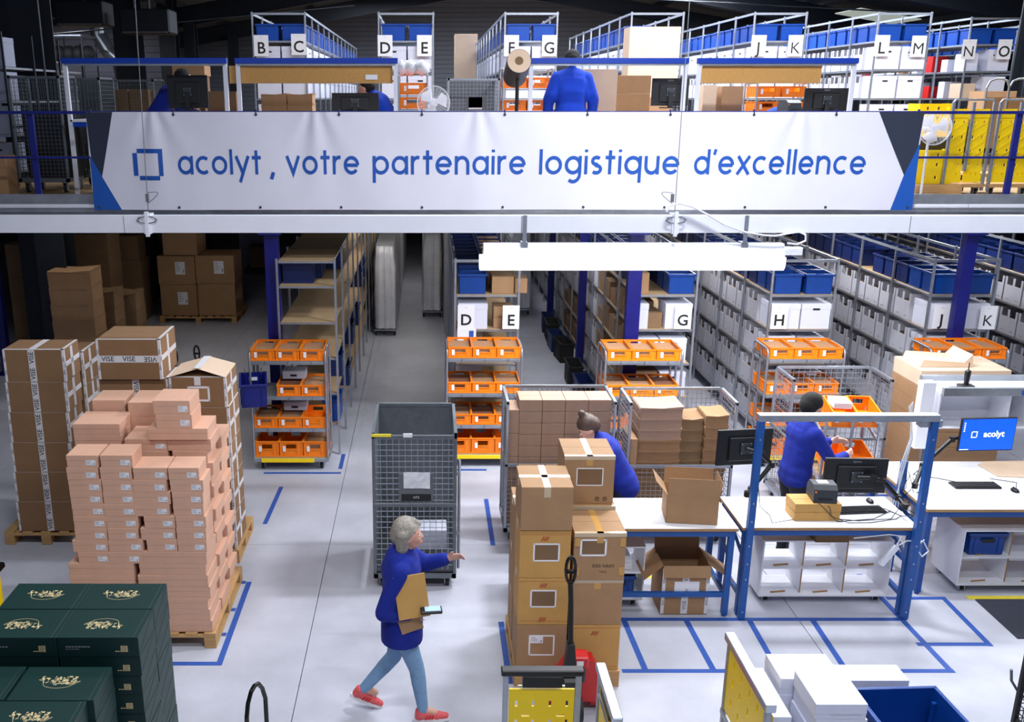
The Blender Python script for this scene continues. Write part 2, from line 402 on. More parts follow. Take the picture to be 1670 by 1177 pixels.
conform([lerp_rows(bz(235), bz(287), BX1 - .01, bx(1474), BX1, BX1, 8), lerp_rows(bz(287), BZ0, bx(1474), bx(1459), BX1, BX1)], 'blue_corner', 'blue_vinyl', .004)
# stroke alphabet: x-height 1, baseline 0
def arc(cx, cy, r, a0, a1, n=18, ry=None): 
    ry = ry or r
    return [(cx + r * math.cos(math.radians(a0 + (a1 - a0) * k / n)), cy + ry * math.sin(math.radians(a0 + (a1 - a0) * k / n))) for k in range(n + 1)]
c_, r_ = .5, .41
GL = {
 'a': (1.0, [arc(.5, c_, r_, 0, 360), [(.91, 1), (.91, 0)]]), 'c': (.88, [arc(.5, c_, r_, 50, 310)]), 'o': (1.0, [arc(.5, c_, r_, 0, 360)]),
 'l': (.2, [[(.1, 1.36), (.1, 0)]]), 'y': (.9, [[(.06, 1), (.46, .08)], [(.86, 1), (.26, -.42)]]), 't': (.62, [[(.3, 1.3), (.3, 0)], [(.02, .91), (.6, .91)]]),
 'v': (.88, [[(.06, 1), (.44, .06), (.82, 1)]]), 'r': (.56, [[(.1, 1), (.1, 0)], arc(.44, .56, .34, 180, 75, 8, .36)]),
 'e': (1.0, [arc(.5, c_, r_, 0, 322), [(.1, .5), (.91, .5)]]), 'p': (1.0, [arc(.5, c_, r_, 0, 360), [(.09, 1), (.09, -.45)]]),
 'n': (.92, [[(.1, 1), (.1, 0)], arc(.455, .56, .355, 180, 0, 12, .36) + [(.81, 0)]]), 'i': (.2, [[(.1, 1), (.1, 0)], [(.1, 1.34), (.1, 1.2)]]),
 'g': (1.0, [arc(.5, c_, r_, 0, 360), [(.91, 1), (.91, 0)] + arc(.52, .02, .39, 0, -130, 10, .42)]), 's': (.7, [arc(.36, .73, .24, 40, 270, 12, .19) + arc(.36, .28, .26, 90, -140, 12, .2)]),
 'q': (1.0, [arc(.5, c_, r_, 0, 360), [(.91, 1), (.91, -.45)]]), 'u': (.92, [[(.1, 1), (.1, .44)] + arc(.455, .44, .355, 180, 360, 12, .36) + [(.81, 1)], [(.81, .5), (.81, 0)]]),
 'd': (1.0, [arc(.5, c_, r_, 0, 360), [(.91, 1.36), (.91, 0)]]), 'x': (.86, [[(.06, 1), (.8, 0)], [(.8, 1), (.06, 0)]]), "'": (.22, [[(.16, 1.36), (.08, 1.06)]]), ',': (.3, [[(.2, .12), (.08, -.26)]]) }
def stroke_quads(pts, s):                                      # a polyline as mitred quads, finely divided
    fine = []
    for p, q in zip(pts[:-1], pts[1:]):
        m = max(1, int(math.dist(p, q) / .25)); fine += [(p[0] + (q[0] - p[0]) * k / m, p[1] + (q[1] - p[1]) * k / m) for k in range(m)]
    fine.append(pts[-1]); closed = math.dist(fine[0], fine[-1]) < 1e-4; n = len(fine); L = []
    for k in range(n):
        a = fine[k - 1] if k else (fine[-2] if closed else fine[0]); c = fine[k + 1] if k < n - 1 else (fine[1] if closed else fine[-1])
        p = fine[k]; d1 = Vector((p[0] - a[0], p[1] - a[1])); d2 = Vector((c[0] - p[0], c[1] - p[1]))
        d1 = d1.normalized() if d1.length > 1e-6 else d2.normalized(); d2 = d2.normalized() if d2.length > 1e-6 else d1
        t = (d1 + d2).normalized() if (d1 + d2).length > 1e-3 else d1; nn = Vector((-t.y, t.x)); k_ = s / 2 / max(.35, nn.dot(Vector((-d1.y, d1.x))))
        L.append(((p[0] + nn.x * k_, p[1] + nn.y * k_), (p[0] - nn.x * k_, p[1] - nn.y * k_)))
    return [(L[k][0], L[k + 1][0], L[k + 1][1], L[k][1]) for k in range(n - 1)]
def word_quads(wd, gap=.17, s=.19):
    x = 0; out = []
    for ch in wd:
        a, st = GL[ch]
        out.append([[(p[0] + x, p[1]) for p in q] for pl in st for q in stroke_quads(pl, s)]); x += a + gap
    return out, x - gap
ZB, ZX = bz(283.6), bz(253.5)
for wd, u0, u1 in (('acolyt', 291, 427), (',', 440, 446), ('votre', 467, 586), ('partenaire', 608, 857), ('logistique', 879, 1107), ("d'excellence", 1131, 1411)):
    qs, wl = word_quads(wd); x0, x1 = bx(u0), bx(u1); sc = (x1 - x0) / wl
    if wd == ',': sc = .22
    for ch in qs:
        b = B()
        for q in ch:
            p = [(x0 + a * sc, ZB + c * (ZX - ZB)) for a, c in q]; b.quad(*[(a, BYf(a, c, .004), c) for a, c in p])
        b.build('letter', ['letter_blue'], ban)
lg = B()
for u0, u1, v0, v1 in ((225, 267, 242, 249), (260, 267, 249, 286), (217.5, 225, 249, 286), (227, 261, 286, 293)):
    n = 6
    for k in range(n):
        for j in range(n):
            xa, xb = bx(u0 + (u1 - u0) * k / n), bx(u0 + (u1 - u0) * (k + 1) / n); za, zb = bz(v0 + (v1 - v0) * j / n), bz(v0 + (v1 - v0) * (j + 1) / n)
            lg.quad(*[(x, BYf(x, z, .004), z) for x, z in ((xa, za), (xb, za), (xb, zb), (xa, zb))])
lg.build('logo', ['letter_blue'], ban)
ey = B().disc((0, 0, 0), .016, 1, 10, .006).mesh('eyelet', ['dark_grey']); ti = B().box(-.006, .006, -.006, .03, 0, .06).mesh('cable_tie', ['navy'])
for k in range(11):
    x = BX0 + .06 + k * (BX1 - BX0 - .12) / 10
    for z in (BZ1 - .03, BZ0 + .03): put('eyelet', ey, ban, (x, BYf(x, z, .006), z))
    put('cable_tie', ti, ban, (x, BYf(x, BZ1, .0) , BZ1 - .03))
# ---- lighting trunk, hangers and the tube lamp
TY, TZ = 9.3, 3.151
tr = thing('lighting_trunk', 'long white lighting trunk hung on wires in front of the upper deck', 'cable trunk', (0, TY, TZ))
b = B(); b.box(-7, 11.5, -.05, .05, 0, .168); b.build('trunk_body', ['white_steel'], tr)
for x in (PX(850, 365, TY), PX(205, 365, TY), PX(1480, 365, TY)): B().box(x - .002, x + .002, -.0525, -.05, 0, .168).build('seam', ['grey_plastic'], tr)
for u in (242, 1100):
    x = PX(u, 350, TY); b = B(); b.box(x - .034, x + .034, -.07, .07, -.01, .185); b.box(x - .017, x + .017, -.085, -.05, -.035, .21); b.build('hanger_clip', ['white_steel'], tr)
    x2, z2 = P(232 if u < 500 else 1113, 0, TY + .4)
    w2 = B().tube((x, 0, .16), (x + (x2 - x) * 3, .4, 5.2), .004, 5); w2.build('suspension_wire', ['zinc_dark'], tr)
    xb, zb = P(u - 1 if u < 500 else 1096, 322, TY); B().box(xb - .014, xb + .014, -.03, .0, zb - TZ - .04, zb - TZ + .04).build('wire_gripper', ['grey_plastic'], tr)
    pts = [(xb + .11 * math.sin(t) * (1 if u < 500 else -1), -.02, zb - TZ + .05 - .1 * t / 3 + .05 * math.sin(t)) for t in [k * math.pi / 8 for k in range(9)]]
    B().path(pts, .0035, 5).build('wire_tail', ['zinc_dark'], tr)
    rr = random.Random(3)
    pts = [(x + .09 * math.cos(t) * (1 + .2 * rr.random()), -.07, .13 + .03 * math.sin(t) * (1 + .3 * rr.random())) for t in [k * .8 for k in range(24)]]
    B().path(pts, .003, 4).build('wire_coil', ['zinc_dark'], tr)
lamp = thing('tube_lamp', 'lit white fluorescent tube lamp hanging below the lighting trunk', 'lamp', (2.095, TY, 2.815))
b = B(); b.prism([(-.08, .145), (-.1, .095), (.1, .095), (.08, .145), (.045, .225), (-.045, .225)], 0, -1.52, 1.49); b.build('housing', ['white_steel'], lamp)
b = B(); b.prism([(-.103, .094), (-.1, .0), (-.067, -.04), (.067, -.04), (.1, .0), (.103, .094)], 0, -1.555, 1.5); b.build('diffuser', ['tube'], lamp)
b = B(); b.box(1.49, 1.68, -.045, .045, .11, .18); b.build('connector', ['white_steel'], lamp)
for u in (855, 1214):
    x = PX(u, 370, TY) - 2.095; b = B(); b.box(x - .02, x + .02, -.056, -.052, .18, .51); b.box(x - .034, x + .034, -.062, .062, .17, .24); b.build('hanging_bracket', ['zinc'], lamp)
b = B(); pts = [(P(u, v, TY - .09)[0] - 2.095, -.09, P(u, v, TY - .09)[1] - 2.815) for u, v in ((1087, 345), (1092, 335), (1108, 331), (1130, 337), (1155, 350), (1180, 365), (1215, 378), (1245, 383), (1265, 384), (1285, 380), (1303, 377), (1314, 382), (1314, 392), (1300, 398), (1284, 396))]
b.path(pts, .009, 6); b.build('power_cable', ['cable_white'], lamp)
# ---- floor tape
FT = thing('floor_marking', 'blue tape lines marking bays on the concrete floor', 'floor marking', (0, 0, 0))
def tape(p, q, mat='tape_blue', wd=.05, name='tape_strip', par=FT):
    tape.n += 1; h = .0012 + .0002 * (tape.n % 8)
    B().bar((p[0], p[1], h / 2), (q[0], q[1], h / 2), wd, h).build(name, [mat], par)
tape.n = 0
TL = [(1.58, 6.52, 4.26, 6.52), (1.58, 7.29, 4.22, 7.29), (1.75, 7.27, 1.77, 6.54), (2.3, 7.27, 2.32, 6.54), (2.86, 7.27, 2.84, 6.54), (3.42, 7.27, 3.39, 6.54), (4.2, 8.1, 4.23, 6.5),
      (4.25, 7.65, 4.8, 7.65), (4.78, 7.67, 4.76, 6.87), (4.15, 6.9, 4.74, 6.9), (.66, 7.25, .66, 6.35), (-1.69, 7.95, -1.69, 6.6), (-1.67, 6.62, -2.2, 6.62), (-1.95, 7.94, -1.72, 7.94), (-1.9, 7.45, -1.72, 7.45), (-1.9, 7.05, -1.72, 7.05),
      (-1.75, 9.2, -1.72, 10.2), (-1.07, 10.75, -1.07, 11.25), (-2.0, 10.62, -1.05, 10.62), (.75, 10.72, .28, 10.72), (.69, 9.85, .69, 8.7), (4.6, 9.95, 5.6, 9.95)]
for x0, y0, x1, y1 in TL: tape((x0, y0), (x1, y1))
FY = thing('floor_marking', 'yellow tape lines on the floor around the dark mat at right', 'floor marking', (0, 0, 0))
for x0, y0, x1, y1 in ((5.0, 7.66, 5.9, 7.66), (5.22, 6.95, 5.9, 6.95), (1.7, 8.05, 2.75, 8.05)): tape((x0, y0), (x1, y1), 'tape_yellow', .06, 'tape_strip', FY)
FW = thing('floor_marking', 'worn pale line painted along the aisle beside the wooden shelving', 'floor marking', (0, 0, 0))
tape((-.93, 10.9), (-.86, 19), 'white_bin', .05, 'painted_line', FW); tape((-3.65, 14.3), (-3.5, 22), 'white_bin', .05, 'painted_line', FW)
mt = B().bev(5.05, 6.4, 6.98, 7.62, .001, .012, .004).build('floor_mat', ['mat_dark']); tag(mt, 'dark anti-fatigue mat on the floor between yellow tape lines', 'mat')
# ================================================================ BUILDERS
_c = {}
def cached(key, fn):
    if key not in _c: _c[key] = fn()
    return _c[key]
def carton_mesh(w, d, h, mat):
    def f():
        b = B(); b.bev(-w / 2, w / 2, -d / 2, d / 2, 0, h - .004, .003)
        b.bev(-w / 2 + .001, w / 2 - .001, -d / 2 + .001, -.002, h - .004, h, .001); b.bev(-w / 2 + .001, w / 2 - .001, .002, d / 2 - .001, h - .004, h, .001)
        return b.mesh('cardboard_box', [mat])
    return cached(('carton', round(w, 3), round(d, 3), round(h, 3), mat), f)
def carton(x, y, z, w, d, h, label, mat='kraft', rz=0, group=None, parts=(), name='cardboard_box', cat='box'):
    o = put(name, carton_mesh(w, d, h, mat), None, (x, y, z), rz); tag(o, label, cat, group)
    for p in parts: carton_part(o, w, d, h, *p)
    return o
def flat(name, mat, parent, x0, x1, z0, z1, y, th=.0012):           # thin rectangle on a front face (facing -y)
    key = ('flat', round(x1 - x0, 3), round(z1 - z0, 3), mat)
    me = cached(key, lambda: B().box(-(x1 - x0) / 2, (x1 - x0) / 2, -th, 0, -(z1 - z0) / 2, (z1 - z0) / 2).mesh(name, [mat]))
    return put(name, me, parent, ((x0 + x1) / 2, y, (z0 + z1) / 2))
def carton_part(o, w, d, h, kind, *a):
    yf = -d / 2 - .0005
    if kind == 'label':
        x0, z0, lw, lh = a; l = flat('paper_label', 'paper', o, x0, x0 + lw, z0, z0 + lh, yf)
        me = cached(('lines', round(lw, 3), round(lh, 3)), lambda: lines_mesh(lw, lh)); put('print', me, l, (0, -.0014, 0))
    elif kind == 'top_tape':
        m = a[0] if a else 'clear_tape'; tw = .05
        b = B(); b.box(-w / 2 - .001, w / 2 + .001, -tw / 2, tw / 2, h, h + .001); b.box(-w / 2 - .0015, -w / 2 - .0003, -tw / 2, tw / 2, h - .07, h + .001); b.box(w / 2 + .0003, w / 2 + .0015, -tw / 2, tw / 2, h - .07, h + .001)
        b.build('packing_tape', [m], o)
    elif kind == 'cross_tape':
        m = a[0]; tw = .05; b = B(); b.box(-tw / 2, tw / 2, -d / 2 - .001, d / 2 + .001, h, h + .001); b.box(-tw / 2, tw / 2, -d / 2 - .0015, -d / 2 - .0003, h - .08, h + .001); b.build('packing_tape', [m], o)
    elif kind == 'edge_tape':
        m = a[0]; b = B(); b.box(-w / 2 - .001, w / 2 + .001, -d / 2 - .0016, -d / 2 - .0004, h - .03, h + .001); b.box(-w / 2, w / 2, -d / 2 - .001, -d / 2 + .03, h, h + .001); b.build('packing_tape', [m], o)
    elif kind == 'frame':                                          # white printed frame on the front face
        x0, z0, fw, fh, t = a[:5]; b = B()
        for p in ((x0, x0 + fw, z0, z0 + t), (x0, x0 + fw, z0 + fh - t, z0 + fh), (x0, x0 + t, z0, z0 + fh), (x0 + fw - t, x0 + fw, z0, z0 + fh)): b.box(p[0], p[1], yf - .0008, yf, p[2], p[3])
        b.build('label_frame', ['paper'], o); flat('label_window', 'kraft_dark' if len(a) < 6 else 'kraft', o, x0 + t, x0 + fw - t, z0 + t, z0 + fh - t, yf + .0004, .0006)
    elif kind == 'text':
        s, size, x, z = a[:4]; text(s, size, a[4] if len(a) > 4 else 'ink', o, (x, yf - .0008, z), rot=(math.pi / 2, a[5] if len(a) > 5 else 0, 0))
    elif kind == 'perf':                                           # dashed perforation line with a red mark
        z = a[0]; b = B(); n = int(w / .022)
        for k in range(n): b.box(-w / 2 + .01 + k * .022, -w / 2 + .022 + k * .022, yf - .0006, yf, z, z + .004)
        b.build('dashed_line', ['red_print'], o)
        b = B()
        for k in range(3): b.bar((-.03 + k * .018, yf - .001, z + a[1]), (-.012 + k * .018, yf - .001, z + a[1] + .035), .008, .001, (0, 1, 0))
        b.build('red_mark', ['red_print'], o)
def lines_mesh(lw, lh):
    b = B(); rr = random.Random(int(lw * 1000))
    for k in range(4):
        z = lh * (.32 - .18 * k); b.box(-lw * .42, -lw * .42 + lw * (.3 + .3 * rr.random()), -.0005, 0, z, z + lh * .05)
    b.box(lw * .28, lw * .42, -.0005, 0, -lh * .35, -lh * .1)
    return b.mesh('print', ['paper_ink'])
def branded_tape(o, w, d, h, vertical=True, x=0, flip=False, full=True, front_band=None):
    """white tape printed with the sender's word, on the front and along the edges"""
    yf = -d / 2 - .0005; t = .066
    if vertical:
        tp = flat('printed_tape', 'tape', o, x - t / 2, x + t / 2, 0.004, h - .002, yf)
        n = max(1, int(h / .15))
        for k in range(n): text('VISE', .066, 'ink', tp, (0, -.0018, -h / 2 + h * (k + .5) / n), rot=(math.pi / 2, -math.pi / 2 if flip else math.pi / 2, 0), bold=.0006)
        B().box(x - t / 2, x + t / 2, -d / 2, d / 2, h, h + .001).build('printed_tape', ['tape'], o)
    if front_band is not None:
        tp = flat('printed_tape', 'tape', o, -w / 2, w / 2, front_band - t / 2, front_band + t / 2, yf - .0004)
        n = max(2, int(w / .16))
        for k in range(n): text('VISE', .066, 'ink', tp, (-w / 2 + w * (k + .5) / n, -.0018, 0), rot=(math.pi / 2, math.pi * (k > n / 2), 0), bold=.0006)
    if full:
        b = B()
        for s_ in (-1, 1):
            xe = s_ * w / 2
            b.box(min(xe, xe - s_ * .022), max(xe, xe - s_ * .022), yf - .001, yf, .003, h - .003)
            b.box(min(xe, xe + s_ * .001), max(xe, xe + s_ * .001), -d / 2, -d / 2 + .03, .003, h - .003)
        b.box(-w / 2, w / 2, -d / 2, -d / 2 + .03, h, h + .0012); b.box(w / 2 - .03, w / 2, -d / 2, d / 2, h, h + .0012)
        b.box(w / 2, w / 2 + .001, -d / 2, d / 2, h * .45, h * .45 + .05); b.box(w / 2, w / 2 + .001, -.03, .03, .01, h - .01)
        e = b.build('edge_tape', ['tape'], o)
        for s_ in (-1, 1):
            for k in range(2): text('VISE', .028, 'ink', e, (s_ * (w / 2 - .011), yf - .0016, h * (.3 + .4 * k)), rot=(math.pi / 2, math.pi / 2, 0))
def pallet(x0, x1, y0, y1, label, z=0, cat='pallet'):
    p = thing('wooden_pallet', label, cat, ((x0 + x1) / 2, (y0 + y1) / 2, z)); w, d = x1 - x0, y1 - y0
    n = max(5, int(w / .145)); bw = .1
    for k in range(n):
        xc = -w / 2 + bw / 2 + (w - bw) * k / (n - 1); me = cached(('plk', round(d, 3)), lambda: B().bev(-bw / 2, bw / 2, -d / 2, d / 2, 0, .02, .002).mesh('plank', ['wood'])); put('plank', me, p, (xc, 0, .122))
    for j in (-1, 0, 1):
        B().bev(-w / 2, w / 2, -.05, .05, .1, .121, .002).build('cross_plank', ['wood'], p, (0, j * (d / 2 - .05), 0))
        for i in (-1, 0, 1):
            me = cached('blk', lambda: B().bev(-.05, .05, -.05, .05, .0, .078, .003).mesh('block', ['wood'])); put('block', me, p, (i * (w / 2 - .05), j * (d / 2 - .05), .021))
    for i in (-1, 0, 1): B().bev(-.05, .05, -d / 2, d / 2, 0, .02, .002).build('bottom_plank', ['wood'], p, (i * (w / 2 - .05), 0, 0))
    return p
PH = .143
def caster(par, x, y, r=.06, h=.16):
    me = cached(('wheel', r), lambda: B().tube((-.016, 0, 0), (.016, 0, 0), r, 16).tube((-.02, 0, 0), (.02, 0, 0), r * .4, 10).mesh('wheel', ['rubber']))
    mf = cached(('fork', r, h), lambda: B().box(-.028, -.022, -.025, .03, r * .4, h).box(.022, .028, -.025, .03, r * .4, h).box(-.035, .035, -.035, .035, h - .012, h).mesh('caster_fork', ['zinc']))
    f = put('caster', mf, par, (x, y, 0)); put('wheel', me, f, (0, .01, r + .002)); return f
# ---- open topped plastic bins and crates
def bin_mesh(w, d, h, mat, t=.006, lip=.018, taper=.88, rib=True, handle=True, name='plastic_bin'):
    def f():
        b = B(); tw, td = w * taper, d * taper
        def wall(x0, y0, x1, y1, X0, Y0, X1, Y1):              # bottom edge then top edge, extruded inwards
            n = Vector((y1 - y0, x0 - x1, 0)).normalized() * t
            p = [Vector((x0, y0, 0)), Vector((x1, y1, 0)), Vector((X1, Y1, h)), Vector((X0, Y0, h))]; q = [v - n for v in p]
            b._add(p + q, [(0, 1, 2, 3), (7, 6, 5, 4), (0, 4, 5, 1), (1, 5, 6, 2), (2, 6, 7, 3), (3, 7, 4, 0)])
        a, c = tw / 2, td / 2; A, C = w / 2 - lip, d / 2 - lip
        wall(-a, -c, a, -c, -A, -C, A, -C); wall(a, -c, a, c, A, -C, A, C); wall(a, c, -a, c, A, C, -A, C); wall(-a, c, -a, -c, -A, C, -A, -C)
        b.box(-a, a, -c, c, 0, .006)
        for x0, x1, y0, y1 in ((-w / 2, w / 2, -d / 2, -C), (-w / 2, w / 2, C, d / 2), (-w / 2, -A, -C, C), (A, w / 2, -C, C)): b.bev(x0, x1, y0, y1, h - .028, h, .003)
        if rib:
            for sx in (-.7, .7):
                b.box(a * sx - .008, a * sx + .008, -c - (C - c) * .6 - .008, -c + .004, .02, h * .75); b.box(a * sx - .008, a * sx + .008, c - .004, c + (C - c) * .6 + .008, .02, h * .75)
                b.box(-a - (A - a) * .6 - .008, -a + .004, c * sx - .008, c * sx + .008, .02, h * .75); b.box(a - .004, a + (A - a) * .6 + .008, c * sx - .008, c * sx + .008, .02, h * .75)
        return b.mesh(name, [mat])
    return cached(('bin', w, d, h, mat, rib), f)
def crate_mesh(w, d, h):                                        # orange ventilated crate with ribs and hand holes
    def f():
        b = B(); t = .006
        for s_ in (-1, 1):
            y = s_ * (d / 2 - t / 2)
            b.box(-w / 2, w / 2, y - t / 2, y + t / 2, 0, h * .5); b.box(-w / 2, -w * .22, y - t / 2, y + t / 2, h * .5, h * .82); b.box(w * .22, w / 2, y - t / 2, y + t / 2, h * .5, h * .82); b.box(-w / 2, w / 2, y - t / 2, y + t / 2, h * .82, h)
            x = s_ * (w / 2 - t / 2); b.box(x - t / 2, x + t / 2, -d / 2 + t, d / 2 - t, 0, h * .86)
            yo = s_ * (d / 2 + .006)
            for xx in (-.46, -.28, .28, .46): b.box(w * xx - .003, w * xx + .003, min(yo, s_ * d / 2), max(yo, s_ * d / 2), .01, h * .95)
            xo = s_ * (w / 2 + .004)
            for yy in (-.4, -.2, 0, .2, .4): b.box(min(xo, s_ * w / 2), max(xo, s_ * w / 2), d * yy - .003, d * yy + .003, .01, h * .95)
        b.box(-w / 2, w / 2, -d / 2, d / 2, 0, .006); b.box(-w / 2 - .006, w / 2 + .006, -d / 2 - .008, d / 2 + .008, .0, .012)
        for x0, x1, y0, y1 in ((-w / 2 - .005, w / 2 + .005, -d / 2 - .009, -d / 2 + .008), (-w / 2 - .005, w / 2 + .005, d / 2 - .008, d / 2 + .009), (-w / 2 - .005, -w / 2 + .008, -d / 2 + .008, d / 2 - .008), (w / 2 - .008, w / 2 + .005, -d / 2 + .008, d / 2 - .008)):
            b.box(x0, x1, y0, y1, h - .014, h)
        b.box(-w * .24, w * .24, -d / 2 - .009, -d / 2 - .002, h * .44, h * .5); b.box(-w * .24, w * .24, -d / 2 - .009, -d / 2 - .002, h * .82, h * .87)
        return b.mesh('orange_crate', ['orange'])
    return cached(('crate', w, d, h), f)
def orange_crate(x, y, z, label, w=.285, d=.46, h=.13, group=None, rz=0, fill=None, rx=0):
    o = put('plastic_crate', crate_mesh(w, d, h), None, (x, y, z)); o.rotation_euler = (rx, 0, rz); tag(o, label, 'crate', group)
    me = cached('crate_label', lambda: B().box(-.017, .017, -.002, 0, -.035, .035).mesh('card_label', ['paper'])); put('card_label', me, o, (-w * .29, -d / 2 - .0095, h * .52))
    return o
def envelopes_mesh(w, d, h, mat, seed):
    def f():
        rr = random.Random(seed); b = B(); n = int(d / .011)
        for k in range(n):
            y = -d / 2 + d * (k + .5) / n; hh = h * (.86 + .14 * rr.random()); sx = rr.uniform(-.006, .006)
            b._add([(-w / 2 + sx, y - .004, 0), (w / 2 + sx, y - .004, 0), (w / 2 + sx, y + .003, 0), (-w / 2 + sx, y + .003, 0), (-w / 2 + sx, y + .012, hh), (w / 2 + sx, y + .012, hh), (w / 2 + sx, y + .019, hh), (-w / 2 + sx, y + .019, hh)],
                   [(0, 3, 2, 1), (4, 5, 6, 7), (0, 1, 5, 4), (1, 2, 6, 5), (2, 3, 7, 6), (3, 0, 4, 7)])
        return b.mesh('envelopes', [mat])
    return cached(('env', w, d, h, mat, seed), f)
def tube_frame_cart(x0, x1, y0, levels, label, ztop=1.55, depth=.55, yellow=True):
    w = x1 - x0; c = thing('crate_trolley', label, 'trolley', ((x0 + x1) / 2, y0 + depth / 2, 0)); hw, hd = w / 2, depth / 2
    for s_, nm in ((-1, 'side_frame'), (1, 'side_frame')):
        b = B(); xx = s_ * (hw - .012); pts = [(xx, -hd, .17), (xx, -hd, ztop - .08)] + [(xx, -hd + .08 - .08 * math.cos(a), ztop - .08 + .08 * math.sin(a)) for a in (.5, 1.0, 1.57)] + [(xx, hd - .08 + .08 * math.sin(a), ztop - .08 + .08 * math.cos(a)) for a in (0, .6, 1.1, 1.57)] + [(xx, hd, .17)]
        b.path(pts, .014, 8)
        b.bar((xx, 0, .17), (xx, 0, ztop), .02, .03, (0, 1, 0))
        for z in levels[1:]: b.bar((xx, -hd, z - .02), (xx, hd, z - .02), .02, .03)
        b.build(nm, ['zinc'], c)
    for k, z in enumerate(levels):
        b = B()
        if k == 0:
            b.bev(-hw, hw, -hd - .02, hd + .02, z - .06, z - .012, .004, 0); b.bev(-hw + .17, hw - .17, -hd - .024, -hd - .02, z - .06, z - .014, .001)
            b.build('base_deck', ['zinc'], c); B().bev(-hw * .78, hw * .62, -hd - .03, -hd - .0205, z - .062, z - .01, .002).build('bumper_strip', ['yellow'], c); B().box(-hw + .01, hw - .01, -hd, hd, z - .0118, z - .001).build('wood_deck', ['wood'], c)
        else:
            b.box(-hw + .03, hw - .03, -hd - .006, -hd + .02, z - .045, z - .012); b.box(-hw + .03, hw - .03, hd - .02, hd + .006, z - .045, z + .02)
            for i in range(5): b.box(-hw + .1 + i * (w - .22) / 4, -hw + .12 + i * (w - .22) / 4, -hd, hd, z - .03, z - .012)
            b.box(-hw + .03, hw - .03, -hd, hd, z - .012, z - .001)
            b.build('shelf', ['zinc'], c)
            me = cached('hook', lambda: B().bar((0, 0, -.02), (.012, 0, .02), .004, .004, (0, 1, 0)).mesh('hook', ['black']))
            for i in (-1, 0, 1): put('hook', me, c, (i * w * .3, -hd - .01, z - .025))
    for sx in (-1, 1):
        for sy in (-1, 1): caster(c, sx * (hw - .1), sy * (hd - .08), .055, levels[0] - .06)
    return c
# ---- wire roll containers
def roll_cage(x0, x1, y0, y1, zt, label, open_front=None, solid_rear=False, split=.5, pitch=.05, mat='zinc', name='roll_cage', deck_z=.2, rear_mat=None, wire=None, front=True, cat='roll cage', z=0, left=True):
    w, d = x1 - x0, y1 - y0; c = thing(name, label, cat, ((x0 + x1) / 2, (y0 + y1) / 2, z)); hw, hd = w / 2, d / 2
    B().box(-hw, hw, -hd, -hd + .04, deck_z - .06, deck_z - .01).box(-hw, hw, hd - .04, hd, deck_z - .06, deck_z - .01).box(-hw, -hw + .04, -hd, hd, deck_z - .06, deck_z - .01).box(hw - .04, hw, -hd, hd, deck_z - .06, deck_z - .01).build('base_frame', [mat], c)
    mesh_grid(B(), 2, deck_z - .008, -hw, hw, -hd, hd, .06, .06, .003).build('base_mesh', [mat], c)
    for sx in (-1, 1):
        for sy in (-1, 1):
            if sy == -1 and front is None and False: continue
            B().bev(sx * (hw - .014) - .014, sx * (hw - .014) + .014, sy * (hd - .014) - .014, sy * (hd - .014) + .014, deck_z - .06, zt, .003).build('post', [mat], c); caster(c, sx * (hw - .08), sy * (hd - .08), .06, deck_z - .06)
    for sx in ((-1, 1) if left else (1,)):
        b = mesh_grid(B(), 0, sx * (hw - .014), -hd + .02, hd - .02, deck_z + .02, zt - .02, pitch, pitch); b.bar((sx * (hw - .014), -hd, zt - .014), (sx * (hw - .014), hd, zt - .014), .028, .028)
        b.bar((sx * (hw - .014), -hd, (zt + deck_z) / 2), (sx * (hw - .014), hd, (zt + deck_z) / 2), .015, .025); b.build('side_panel', [mat], c)
    if solid_rear: B().box(-hw + .02, hw - .02, hd - .02, hd - .012, deck_z, zt - .02).box(-hw, hw, hd - .03, hd, zt - .03, zt).build('rear_panel', [rear_mat or 'zinc_dark'], c)
    else:
        b = mesh_grid(B(), 1, hd - .014, -hw + .02, hw - .02, deck_z + .02, zt - .02, pitch, pitch); b.bar((-hw, hd - .014, zt - .014), (hw, hd - .014, zt - .014), .028, .028); b.build('rear_panel', [mat], c)
    if front:
        zf = deck_z + (zt - deck_z) * split
        b = mesh_grid(B(), 1, -hd + .014, -hw + .02, hw - .02, deck_z + .02, zf - .02, pitch, pitch, r=.0026 if wire else .0022); b.mi = 1; b.bar((-hw, -hd + .014, zf), (hw, -hd + .014, zf), .028, .028); b.build('front_gate', [wire or mat, mat], c)
    return c
